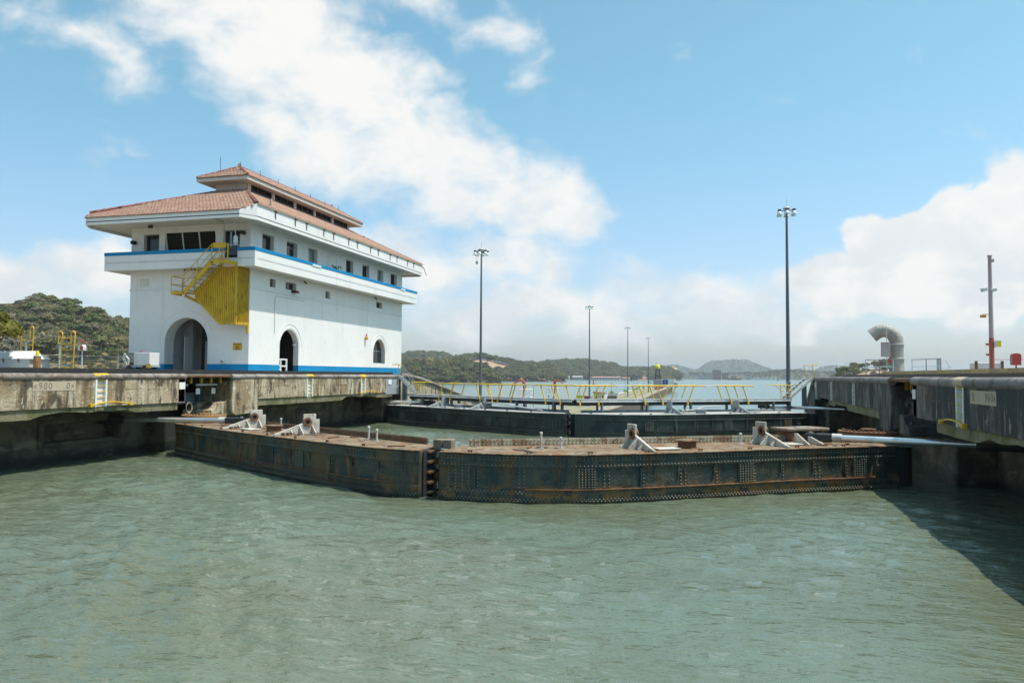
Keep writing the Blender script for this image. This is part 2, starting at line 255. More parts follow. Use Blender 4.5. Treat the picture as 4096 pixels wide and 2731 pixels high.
# ------------------------------------------------------------------ mesh helpers
ORG = {}
class MB:
    def __init__(s): s.v = []; s.f = []; s.m = []
    def add(s, vs, fs, mi=0):
        o = len(s.v); s.v.extend([tuple(p) for p in vs]); s.f.extend([tuple(i+o for i in f) for f in fs]); s.m.extend([mi]*len(fs)); return s
    def box(s, x0, x1, y0, y1, z0, z1, mi=0):
        return s.add([(x0, y0, z0), (x1, y0, z0), (x1, y1, z0), (x0, y1, z0), (x0, y0, z1), (x1, y0, z1), (x1, y1, z1), (x0, y1, z1)],
                     [(0, 3, 2, 1), (4, 5, 6, 7), (0, 1, 5, 4), (1, 2, 6, 5), (2, 3, 7, 6), (3, 0, 4, 7)], mi)
    def bar(s, p, q, w, h, up=(0, 0, 1), mi=0):
        """rectangular bar from p to q, w across, h along up"""
        p, q = Vector(p), Vector(q); d = (q-p).normalized(); r = d.cross(Vector(up)); r = r.normalized() if r.length > 1e-4 else Vector((1, 0, 0)); u = r.cross(d)
        a, b = r*(w/2), u*(h/2)
        vs = [p-a-b, p+a-b, p+a+b, p-a+b, q-a-b, q+a-b, q+a+b, q-a+b]
        return s.add(vs, [(0, 1, 2, 3), (7, 6, 5, 4), (0, 4, 5, 1), (1, 5, 6, 2), (2, 6, 7, 3), (3, 7, 4, 0)], mi)
    def tube(s, pts, r, n=8, mi=0, cap=True, radii=None):
        pts = [Vector(p) for p in pts]; rings = []; prev = None
        for i, p in enumerate(pts):
            d = (pts[min(i+1, len(pts)-1)]-pts[max(i-1, 0)]).normalized()
            a = prev if prev is not None else (Vector((0, 0, 1)) if abs(d.z) < .9 else Vector((1, 0, 0)))
            x = a-d*a.dot(d); x = x.normalized(); prev = x; y = d.cross(x); rr = radii[i] if radii else r
            rings.append([p+x*(rr*math.cos(2*math.pi*k/n))+y*(rr*math.sin(2*math.pi*k/n)) for k in range(n)])
        vs = [v for R_ in rings for v in R_]; fs = []
        for i in range(len(pts)-1):
            for k in range(n): fs.append((i*n+k, i*n+(k+1) % n, (i+1)*n+(k+1) % n, (i+1)*n+k))
        if cap: fs.append(tuple(range(n-1, -1, -1))); fs.append(tuple((len(pts)-1)*n+k for k in range(n)))
        return s.add(vs, fs, mi)
    def prism(s, poly, ext, mi=0):
        n = len(poly); e = Vector(ext); a = [Vector(p) for p in poly]; b = [p+e for p in a]
        return s.add(a+b, [tuple(range(n-1, -1, -1)), tuple(range(n, 2*n))]+[(i, (i+1) % n, n+(i+1) % n, n+i) for i in range(n)], mi)
    def lathe(s, c, prof, n=16, mi=0):
        """prof: (radius, z) pairs round a vertical axis at c"""
        vs = [(c[0]+r*math.cos(2*math.pi*k/n), c[1]+r*math.sin(2*math.pi*k/n), c[2]+z) for r, z in prof for k in range(n)]
        fs = [(i*n+k, i*n+(k+1) % n, (i+1)*n+(k+1) % n, (i+1)*n+k) for i in range(len(prof)-1) for k in range(n)]
        fs += [tuple(range(n-1, -1, -1)), tuple((len(prof)-1)*n+k for k in range(n))]
        return s.add(vs, fs, mi)
    def quad(s, a, b, c, d, mi=0): return s.add([a, b, c, d], [(0, 1, 2, 3)], mi)
    def build(s, name, mats, parent=None, smooth=False, bevel=0.0, kind=None, label=None, autosmooth=False):
        me = bpy.data.meshes.new(name); off = ORG.get(parent.name, Vector()) if parent else Vector()
        me.from_pydata([(x-off.x, y-off.y, z-off.z) for x, y, z in s.v], [], s.f)
        mats = mats if isinstance(mats, (list, tuple)) else [mats]
        for k in mats: me.materials.append(M[k] if isinstance(k, str) else k)
        if len(mats) > 1: me.polygons.foreach_set('material_index', s.m)
        bm = bmesh.new(); bm.from_mesh(me); bmesh.ops.recalc_face_normals(bm, faces=bm.faces)
        if bevel: bmesh.ops.bevel(bm, geom=[e for e in bm.edges if len(e.link_faces) == 2 and e.calc_face_angle(0) > .5], offset=bevel, segments=1, affect='EDGES', profile=.5)
        bm.to_mesh(me); bm.free()
        if smooth:
            me.polygons.foreach_set('use_smooth', [True]*len(me.polygons))
            try: me.set_sharp_from_angle(angle=rad(38))
            except Exception: pass
        o = bpy.data.objects.new(name, me); COL.objects.link(o)
        if parent: o.parent = parent; ORG[o.name] = off
        if kind: o['kind'] = kind
        if label: o['label'] = label
        return o
def thing(name, loc, label, cat, group=None):
    o = bpy.data.objects.new(name, None); COL.objects.link(o); o.location = loc; o.empty_display_size = .3; ORG[o.name] = Vector(loc)
    o['label'] = label; o['category'] = cat
    if group: o['group'] = group
    return o
def tag(o, label, cat, group=None):
    o['label'] = label; o['category'] = cat
    if group: o['group'] = group
    return o
def rebase(o):
    """put a one-mesh thing's origin at its base"""
    me = o.data; n = len(me.vertices); co = np.empty(n*3); me.vertices.foreach_get('co', co); co = co.reshape(-1, 3)
    b = np.array([(co[:, 0].min()+co[:, 0].max())/2, (co[:, 1].min()+co[:, 1].max())/2, co[:, 2].min()])
    me.vertices.foreach_set('co', (co-b).ravel()); o.location = b; me.update(); return o
def shift_copy(root, delta, label, group=None, memo={}):
    """a copy of a thing and its parts and sub-parts, moved by delta"""
    c = root.copy(); COL.objects.link(c); c.location = Vector(root.location)+Vector(delta); c['label'] = label
    if group: c['group'] = group
    for ch in root.children:
        d = ch.copy(); COL.objects.link(d); d.parent = c
        for g in ch.children:
            e = g.copy(); COL.objects.link(e); e.parent = d
    return c
def text_mesh(name, txt, size, mat, origin, xdir, zdir, parent=None, depth=.004, align='CENTER', spacing=1.0):
    cu = bpy.data.curves.new(name, 'FONT'); cu.body = txt; cu.size = size; cu.extrude = depth/2; cu.align_x = align; cu.align_y = 'CENTER'; cu.space_character = spacing; cu.resolution_u = 2
    t = bpy.data.objects.new('tmp', cu); COL.objects.link(t); dg = bpy.context.evaluated_depsgraph_get(); me = bpy.data.meshes.new_from_object(t.evaluated_get(dg))
    bpy.data.objects.remove(t); me.name = name
    x = Vector(xdir).normalized(); z = Vector(zdir).normalized(); y = z; n = x.cross(z)
    off = ORG.get(parent.name, Vector()) if parent else Vector()
    me.transform(Matrix(((x.x, y.x, n.x, origin[0]-off.x), (x.y, y.y, n.y, origin[1]-off.y), (x.z, y.z, n.z, origin[2]-off.z), (0, 0, 0, 1))))
    me.materials.clear(); me.materials.append(M[mat]); o = bpy.data.objects.new(name, me); COL.objects.link(o)
    if parent: o.parent = parent; ORG[o.name] = off
    return o
def struct(o): o['kind'] = 'structure'; return o
# ------------------------------------------------------------------ water and ground
def wave_h(x, y):
    r = np.random.default_rng(5); h = np.zeros_like(x)
    for lam, amp, n in ((6.5, .026, 6), (3.1, .024, 10), (1.5, .018, 14), (.85, .0145, 18), (.45, .0085, 16)):
        for k in range(n):
            th = r.normal(1.25, .62); L = lam*r.uniform(.75, 1.3); ph = r.uniform(0, 6.28); kx, ky = math.cos(th)*6.283/L, math.sin(th)*6.283/L
            a = amp*r.uniform(.5, 1.2)/math.sqrt(n)*1.7
            h += a*np.sin(kx*x+ky*y+ph+.9*np.sin(.11*x*r.uniform(.5, 1.5)+.13*y+ph*2))
    g = .62+.38*np.sin(.21*x+.8*np.sin(.17*y))*np.sin(.26*y+1.1+.6*np.sin(.2*x))
    return h*g
def grid_mesh(xs, ys, fz, name, mat):
    X, Y = np.meshgrid(xs, ys); Zg = fz(X, Y); nx, ny = len(xs), len(ys)
    co = np.stack([X, Y, Zg], -1).reshape(-1, 3); i = (np.arange(ny-1)[:, None]*nx+np.arange(nx-1)[None, :]).ravel()
    f = np.stack([i, i+1, i+nx+1, i+nx], -1)
    me = bpy.data.meshes.new(name); me.vertices.add(len(co)); me.vertices.foreach_set('co', co.ravel()); me.loops.add(f.size); me.loops.foreach_set('vertex_index', f.ravel())
    me.polygons.add(len(f)); me.polygons.foreach_set('loop_start', np.arange(0, f.size, 4)); me.polygons.foreach_set('use_smooth', np.ones(len(f), bool)); me.update(calc_edges=True); me.materials.append(M[mat])
    o = bpy.data.objects.new(name, me); COL.objects.link(o); return o
xs = np.arange(-31, 11.2, .115); ys = np.concatenate([np.arange(3, 34, .105), np.arange(34, 64.5, .24)])
struct(grid_mesh(xs, ys, wave_h, 'lock_water', 'lock_water'))
xs = np.array([-31.0, -20, -10, 0, 11.2]); ys = np.array([-60.0, -40, -20, 3.0])
struct(grid_mesh(xs, ys, lambda x, y: np.zeros_like(x), 'lock_water_behind', 'lock_water'))
struct(grid_mesh(np.array([-8000.0, -49, 7, 8000]), np.array([63.5, 130, 800, 2500, 9000.0]), lambda x, y: np.full_like(x, -9.0), 'lake', 'lake_water'))
struct(grid_mesh(np.array([-12000.0, 12000]), np.array([-3000.0, 12500]), lambda x, y: np.full_like(x, -14.0), 'ground', 'forest_floor'))

# ------------------------------------------------------------------ lock walls
def course_lines(mb, X, y0, y1, zs, s):            # thin raised formwork seams on a wall face, facing s along X
    for z in zs: mb.box(min(X, X+s*.012), max(X, X+s*.012), y0, y1, z-.012, z+.012)
def lock_wall(side):
    s = 1 if side == 'left' else -1                       # direction from the wall towards the chamber along X
    XF = -27.3 if side == 'left' else 7.2                 # fascia face
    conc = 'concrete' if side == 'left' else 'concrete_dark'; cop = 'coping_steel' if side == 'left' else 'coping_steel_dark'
    yE = 63.6 if side == 'left' else 64.0
    G0, G1, P1 = (34.9, 39.04, 41.65) if side == 'left' else (32.5, 36.65, 39.0)     # machinery gap, end of pier
    S0 = 60.4 if side == 'left' else 62.4
    back = -49.0 if side == 'left' else 26.0
    Rx = XF-s*2.75 if side == 'left' else XF-s*3.0        # recess face
    hole = (28.75, 33.1, .95, 1.82) if side == 'left' else (20.5, 24.6, .8, 1.75)
    lab = 'tan stained concrete lock wall on the left carrying the white control house' if side == 'left' else 'dark streaked concrete lock wall on the right with grey vent duct'
    t = thing('lock_wall', (XF, 0 if side == 'left' else 0, 0), lab, 'lock wall')
    X = lambda d: XF-s*d                                   # d metres behind the fascia face
    def bx(mb, d0, d1, y0, y1, z0, z1, mi=0):
        a, b = X(d0), X(d1); return mb.box(min(a, b), max(a, b), y0, y1, z0, z1, mi)
    rd = abs(XF-Rx)
    m = MB(); bx(m, rd+.6, abs(back-XF), -60, yE, -15, 4.12)
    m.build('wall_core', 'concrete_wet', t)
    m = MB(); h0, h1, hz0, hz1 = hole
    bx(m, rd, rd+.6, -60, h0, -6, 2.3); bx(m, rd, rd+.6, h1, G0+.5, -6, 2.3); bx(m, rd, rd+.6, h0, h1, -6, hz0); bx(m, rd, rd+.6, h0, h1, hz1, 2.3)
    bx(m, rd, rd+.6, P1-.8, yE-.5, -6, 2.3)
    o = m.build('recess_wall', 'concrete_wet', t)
    m = MB()
    for (a, b) in ((-60, h0-.2), (P1+.2, yE-1)): course_lines(m, Rx, a, b, (.32, .95, 1.55), s)
    course_lines(m, Rx, h0-.2, h1+.2, (.32,), s); m.build('formwork_seam', 'concrete_wet', t)
    m = MB(); bx(m, rd-.1, rd, h0-.35, h1+.35, hz0-.22, hz0-.04); bx(m, rd-.1, rd, h0-.35, h0-.1, hz0-.04, hz1+.12); bx(m, rd-.1, rd, h1+.1, h1+.35, hz0-.04, hz1+.12)
    m.build('niche_frame', 'concrete_wet', t, bevel=.03)
    # solid quoin block behind the hinge and under the pier
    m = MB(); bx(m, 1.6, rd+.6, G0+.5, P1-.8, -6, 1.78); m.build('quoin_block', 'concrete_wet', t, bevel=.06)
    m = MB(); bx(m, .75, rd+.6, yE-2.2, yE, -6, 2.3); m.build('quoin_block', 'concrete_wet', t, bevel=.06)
    # overhanging slab, ledge beams and fascia panels
    m = MB(); bx(m, .32, rd+.6, -60, G0, 2.68, 4.08); bx(m, .32, rd+.6, P1, yE, 2.68, 4.08); m.build('overhang_slab', 'concrete_wet', t)
    rnd = random.Random(3 if side == 'left' else 4)
    def ragged_beam(y0, y1):                                # soffit beam with a broken lower edge
        pts = []; n = 26
        for i in range(n+1):
            y = y0+(y1-y0)*i/n; f = i/n; brk = .0
            if .55 < f < .82: brk = .16+.10*rnd.random()
            elif f > .82: brk = .05
            pts.append((y, 2.24+brk+.03*rnd.random()))
        poly = [(X(.07), y, z) for y, z in pts]+[(X(.07), y1, 2.68), (X(.07), y0, 2.68)]
        mm = MB(); mm.prism(poly, (-s*(rd-.07), 0, 0)); mm.build('ledge_beam', 'concrete_mossy', t)
    if side == 'left': ragged_beam(-60+75, G0-.5); ragged_beam(P1+.02, S0+1.5)
    else: ragged_beam(2.0, G0-3.0); ragged_beam(P1+.02, S0-6)
    m = MB(); bx(m, .3, rd, -60, 16 if side == 'left' else 2.0, 2.3, 2.68); m.build('ledge_beam', 'concrete_mossy', t)
    lad = [(28.85, 29.45), (47.43, 48.13), (55.7, 56.37)] if side == 'left' else [(26.2, 26.9), (45.6, 46.15), (54.2, 54.75)]
    segs = []; cur = -60
    for y0, y1, sp in sorted([(G0, P1, 0)]+[(a, b, 1) for a, b in lad]):
        segs.append((cur, y0)); cur = y1
    segs.append((cur, S0))
    for a, b in segs:
        n = max(1, round((b-a)/7.2)) if a > 0 else 1
        for k in range(n):                                   # cast fascia panels with open joints
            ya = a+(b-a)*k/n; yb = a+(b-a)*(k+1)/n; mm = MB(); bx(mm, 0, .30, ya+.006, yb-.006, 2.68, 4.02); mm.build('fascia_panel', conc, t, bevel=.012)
    m = MB()
    for a, b in segs:
        if a > 0 or side == 'right':
            for z in (3.42,):
                y = max(a, 8)
                while y < b-.5:                              # crack / pour line broken into runs
                    L = rnd.uniform(.6, 2.4); zz = z+rnd.uniform(-.03, .03); e = min(y+L, b-.1)
                    m.add([(X(-.004), y, zz), (X(-.004), e, zz+rnd.uniform(-.03, .03)), (X(-.004), e, zz+.012), (X(-.004), y, zz+.018)], [(0, 1, 2, 3)]); y += L+rnd.uniform(.2, 1.6)
    m.build('pour_crack', 'steel_dark', t)
    for i, (a, b) in enumerate(lad):
        narrow = side == 'right' and i > 0
        mm = MB(); bx(mm, .14, .30, a, b, 2.68, 4.02); L = mm.build('ladder_recess', 'white_paint' if side == 'left' or i == 0 else 'concrete_light', t)
        mm = MB(); bx(mm, -.02, .14, a-.05, a+.05, 2.66, 4.02); bx(mm, -.02, .14, b-.05, b+.05, 2.66, 4.02); mm.build('stile', 'white_trim', L)
        for k in range(5):
            z = 2.86+k*.255; mm = MB(); mm.tube([(X(.0), a+.05, z), (X(.0), b-.05, z)], .018, 6); mm.build('rung', 'yellow_rail' if not narrow else 'rusty', L)
        if side == 'left' or i == 0:
            mm = MB(); mm.tube([(X(.10), a-.12, 4.035), (X(.10), b+.12, 4.035)], .164 if side == 'left' else .185, 14); mm.build('painted_band', 'yellow_rail' if side == 'left' else 'number_plate', t, smooth=True)
    # rolled steel coping
    rc = .16 if side == 'left' else .18
    for a, b in ((-60, G0+.1), (G1-.1, yE)):
        y = a
        while y < b-.1:                                      # rolled sections, each a little out of line with the next
            e = min(b, y+(62 if y < -50 else rnd.uniform(4.5, 7.5))); e = b if b-e < 2 else e; j0, j1 = rnd.uniform(-.012, .012), rnd.uniform(-.012, .012); n_ = max(2, int((e-y)/1.2)) if y > -50 else 2
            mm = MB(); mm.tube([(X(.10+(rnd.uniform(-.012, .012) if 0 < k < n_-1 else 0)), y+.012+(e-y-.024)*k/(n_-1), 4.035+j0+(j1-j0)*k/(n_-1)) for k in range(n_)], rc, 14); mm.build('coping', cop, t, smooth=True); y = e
    # yellow grab bars along the foot of the fascia
    for (a, b) in (((28.5, 30.9), (55.4, 58.6)) if side == 'left' else ((25.95, 28.4),)):
        mm = MB(); n = 10; mm.tube([(X(-.10), a+(b-a)*k/n, 2.74+.13*math.sin(math.pi*k/n)) for k in range(n+1)], .032, 8)
        for y in (a, b): bx(mm, -.14, .0, y-.08, y+.08, 2.68, 2.82)
        mm.build('grab_bar', 'yellow_rail', t, smooth=True)
    # pier that stops the gap
    m = MB()
    m.prism([(X(0), G1, 1.95), (X(0), G1+.35, 1.78), (X(0), P1-.25, 1.86), (X(0), P1-.06, 2.05), (X(0), P1-.02, 2.5), (X(0), P1-.02, 4.02), (X(0), G1+.28, 4.02), (X(0), G1+.05, 3.8), (X(0), G1, 3.2), (X(0), G1-.06, 2.6)], (-s*2.5, 0, 0))
    m.build('pier', conc, t, bevel=.03)
    m = MB(); m.prism([(X(.35), G1-1.7, 1.78), (X(.35), G1+.1, 1.78), (X(.35), G1+.1, 2.62), (X(.35), G1-.9, 2.56), (X(.35), G1-1.2, 2.2), (X(.35), G1-1.6, 2.14)], (-s*1.8, 0, 0)); m.build('broken_ledge', conc, t, bevel=.04)
    # machinery in the gap
    m = MB(); bx(m, .3, rd+.6, G0, G1, 3.98, 4.10); bx(m, .0, .1, G0-.1, G1+.1, 4.02, 4.12); m.build('gap_cover', 'rusty', t)
    m = MB(); bx(m, 1.9, 2.1, G0, G1, 2.55, 3.05); bx(m, 1.7, 2.3, G0, G1, 2.5, 2.56); bx(m, 1.7, 2.3, G0, G1, 3.04, 3.10)
    for k in range(3): bx(m, 1.66, 1.9, G0+.7+k*1.3, G0+.78+k*1.3, 2.5, 3.1)
    m.build('girder', 'steel_blue', t)
    m = MB(); bx(m, 2.2, 2.5, G0, G1, 3.62, 4.0); m.build('girder', 'steel_dark', t)
    for k in range(5):
        y = G0+.35+k*(G1-G0-.7)/4; m = MB(); bx(m, .55, .65, y-.06, y+.06, 3.66, 3.98); m.build('yellow_post', 'yellow_paint', t)
    for k in range(3):
        y = G0+.8+k*(G1-G0-1.4)/2; m = MB(); bx(m, .85, .90, y-.16, y+.16, 3.05, 3.38); m.build('sign_plate', 'white_trim', t)
    m = MB(); m.tube([(X(.8), G0+.1, 3.58), (X(.8), G0+1.2, 3.58)], .06, 8); m.tube([(X(.8), G0+1.9, 3.58), (X(.8), G1-.4, 3.58)], .06, 8); m.build('grey_conduit', 'galvanised', t, smooth=True)
    m = MB(); bx(m, .0, .04, G0-.52, G0+.0, 2.72, 4.0); m.build('steel_cheek', 'steel_grey', t)
    m = MB(); bx(m, -.03, -.005, G0-.50, G0-.04, 3.38, 3.74); m.build('notice_plate', 'white_trim', t)
    # steel end section at the second gate
    m = MB(); bx(m, .02, .3, S0, yE-.4, 2.5, 4.02); m.build('end_plate', 'steel_grey', t, bevel=.02)
    m = MB(); bx(m, -.02, .02, S0+.45, S0+1.1, 3.38, 3.76); m.build('notice_plate', 'white_trim', t)
    # deck, tow track rails
    m = MB(); bx(m, .12, 1.3, -60, yE, 4.08, 4.17); m.build('walk_strip', 'concrete_light', t)
    m = MB()
    zr = 4.42 if side == 'left' else 4.36
    dr = 1.45 if side == 'left' else 1.75
    bx(m, dr, dr+.14, -60, yE+1.5, 4.10, zr); bx(m, dr+.28, dr+.36, -60, yE+1.5, 4.10, zr-.05); bx(m, dr-.1, dr+.46, -60, yE+1.5, 4.06, 4.2); m.build('tow_rail', 'black_rail', t)
    m = MB(); bx(m, dr+.5, abs(back-XF), -60, yE, 4.12, 4.30); m.build('deck_slab', 'deck_floor', t)
    # numbered marker board
    y0, y1, z0, z1 = (25.5, 27.69, 3.44, 3.84) if side == 'left' else (23.3, 25.5, 3.44, 3.83)
    m = MB(); bx(m, -.012, .0, y0, y1, z0, z1); nb = m.build('number_board', 'number_plate', t)
    xd = (0, 1, 0) if side == 'left' else (0, -1, 0)
    zc = (z0+z1)/2
    if side == 'left': items = [('◄', .12, .22), ('980', .62, .42), ('0', 1.78, .42), ('►', 2.03, .22)]
    else: items = [('0', .30, .36), ('98', 1.50, .38), ('0', 1.86, .38), ('►', 2.08, .20)]
    ys_ = y0 if side == 'left' else y1
    for txt, off, sz in items:
        if txt in '◄►':
            dr_ = (1 if txt == '►' else -1)*(1 if side == 'left' else -1); yy = ys_+(off if side == 'left' else -off); mm = MB()
            mm.prism([(X(-.013), yy-dr_*.06, zc-.1), (X(-.013), yy+dr_*.08, zc), (X(-.013), yy-dr_*.06, zc+.1)], (s*.006, 0, 0)); mm.build('arrow_mark', 'faded_black', nb)
        else: text_mesh('digit', txt, sz, 'faded_black', (X(-.016), ys_+(off if side == 'left' else -off), zc), xd, (0, 0, 1), nb, depth=.006, spacing=1.15)
    return t
WL = lock_wall('left'); WR = lock_wall('right')

def ramp_wall(name, prof, x0, x1, label, mat, extra):
    """wall whose top follows prof (y, z); extruded along X"""
    t = thing(name, ((x0+x1)/2, prof[0][0], -9), label, 'wall')
    m = MB(); m.prism([(x0, y, z) for y, z in prof]+[(x0, prof[-1][0], -15), (x0, prof[0][0], -15)], (x1-x0, 0, 0)); m.build('body', mat, t)
    e = x1 if extra == 'right' else x0; sg = 1 if extra == 'right' else -1
    m = MB(); m.tube([(e-sg*.02, y, z-.02) for y, z in prof], .2, 10); m.build('coping', 'coping_steel', t, smooth=True)
    return t
ramp_wall('sloping_wall', [(63.62, 4.15), (65.5, 4.10), (68, 3.85), (71, 3.45), (76, 2.7), (81, 1.95), (100, -1.0), (124, -4.8)], -49, -27.35, 'sloping concrete wall dropping to the lake beyond the left stairs', 'concrete', 'right')
ramp_wall('sloping_wall', [(64.02, 4.1), (68, 2.4), (74, -.8), (82, -4.8)], 7.25, 26, 'sloping concrete wall beyond the right stairs behind the lock', 'concrete_dark', 'left')

# guide walls in the lake
gw = thing('guide_wall', (-36, 400, -9), 'long low concrete guide wall running out into the lake', 'guide wall')
outl = [(-27.6, 124.02), (-28.4, 300), (-33, 430), (-38.2, 676), (-47, 700), (-56, 690), (-51.5, 480), (-45.2, 310), (-45, 124.02)]
m = MB(); m.prism([(x, y, -15) for x, y in outl], (0, 0, 10.1)); m.build('body', 'guide_side', gw)
m = MB(); m.prism([(x, y, -4.9) for x, y in outl], (0, 0, .1)); m.build('top_slab', 'guide_top', gw)
def lane(f0, f1, mat, z, name, f=lambda y: 0):
    ysx = [125, 310, 480, 690]; L = [-45, -45.2, -51.5, -55]; Rr = [-27.6, -28.6, -34, -38.8]; mm = MB()
    for i in range(3):
        a = [(L[k]+(Rr[k]-L[k])*q, ysx[k], z) for k in (i, i+1) for q in (f0, f1)]; mm.quad(a[0], a[1], a[3], a[2])
    return mm.build(name, mat, gw)
lane(.34, .5, 'grass_wall', -4.796, 'grass_strip'); lane(.58, .74, 'grass_wall', -4.796, 'grass_strip'); lane(.1, .22, 'grass_wall', -4.796, 'grass_strip')
for q in (.28, .53, .8, .9):
    mm = MB()
    for a, b in (((-45, -27.6, 125), (-45.2, -28.6, 310)), ((-45.2, -28.6, 310), (-51.5, -34, 480)), ((-51.5, -34, 480), (-55, -38.8, 690))):
        mm.bar((a[0]+(a[1]-a[0])*q, a[2], -4.74), (b[0]+(b[1]-b[0])*q, b[2], -4.74), .35, .14)
    mm.build('tow_rail', 'steel_grey', gw)
mm = MB()
for a, b in (((-45.05, 300), (-51.4, 480)), ((-51.4, 480), (-55.6, 680))): mm.bar((a[0], a[1], -4.4), (b[0], b[1], -4.6), .5, .5)
mm.build('parapet', 'shed_white', gw)
m = MB(); m.box(7.4, 26, 82.02, 190, -15, -4.8); o = m.build('approach_wall', 'concrete_dark'); rebase(o); tag(o, 'dark concrete approach wall under the tall right light mast', 'wall')

# ------------------------------------------------------------------ gate leaves
def resample(pts, n):
    p = np.array(pts, float)
    # smooth by Catmull-Rom
    q = []
    for i in range(len(p)-1):
        p0 = p[max(i-1, 0)]; p1 = p[i]; p2 = p[i+1]; p3 = p[min(i+2, len(p)-1)]
        for t_ in np.linspace(0, 1, 16, endpoint=False):
            q.append(.5*((2*p1)+(-p0+p2)*t_+(2*p0-5*p1+4*p2-p3)*t_**2+(-p0+3*p1-3*p2+p3)*t_**3))
    q.append(p[-1]); q = np.array(q); d = np.r_[0, np.cumsum(np.hypot(*np.diff(q, axis=0).T))]
    s = np.linspace(0, d[-1], n); return np.c_[np.interp(s, d, q[:, 0]), np.interp(s, d, q[:, 1])], s
FRONT = {'L': [(-27.45, 34.45), (-26.9, 34.06), (-22.03, 30.98), (-17.9, 28.55), (-13.12, 25.95), (-11.5, 25.25), (-9.95, 24.87)],
         'R': [(-9.17, 24.72), (-7.0, 24.6), (-5.4, 24.88), (-3.8, 25.45), (-.63, 27.45), (2.86, 29.9), (5.69, 31.71), (6.6, 32.3)]}
BACK = {'L': [(-26.0, 36.5), (-9.95, 26.9)], 'R': [(-9.15, 26.75), (5.2, 34.6)]}
RIV = bpy.data.meshes.new('rivet')
def rivets_mesh(name, pts, nrm, r, h, mat, parent, kind='stuff'):
    """pts, nrm: n x 3 arrays; each rivet a small six-sided dome"""
    n = len(pts)
    if not n: return
    off = np.array(ORG.get(parent.name, Vector()))
    nrm = nrm/np.linalg.norm(nrm, axis=1)[:, None]; up = np.tile([0, 0, 1.0], (n, 1)); flat = np.abs(nrm[:, 2]) > .9; up[flat] = [1, 0, 0]
    a = np.cross(up, nrm); a /= np.linalg.norm(a, axis=1)[:, None]; b = np.cross(nrm, a); k = 6; th = np.arange(k)*2*np.pi/k
    ring = lambda rr, hh: pts[:, None]+a[:, None]*(np.cos(th)*rr)[None, :, None]+b[:, None]*(np.sin(th)*rr)[None, :, None]+nrm[:, None]*hh
    V = np.concatenate([ring(r, -.004), ring(r*.72, h*.75), (pts+nrm*h)[:, None]], 1)-off; nv = 2*k+1
    F = []
    for i in range(k): F += [(i, (i+1) % k, k+(i+1) % k), (i, k+(i+1) % k, k+i), (k+i, k+(i+1) % k, 2*k)]
    F = (np.array(F)[None]+(np.arange(n)*nv)[:, None, None]).reshape(-1, 3)
    me = bpy.data.meshes.new(name); V = V.reshape(-1, 3); me.vertices.add(len(V)); me.vertices.foreach_set('co', V.ravel()); me.loops.add(F.size); me.loops.foreach_set('vertex_index', F.ravel())
    me.polygons.add(len(F)); me.polygons.foreach_set('loop_start', np.arange(0, F.size, 3)); me.polygons.foreach_set('use_smooth', np.ones(len(F), bool)); me.update(calc_edges=True); me.materials.append(M[mat])
    o = bpy.data.objects.new(name, me); COL.objects.link(o); o.parent = parent; o['kind'] = kind; return o

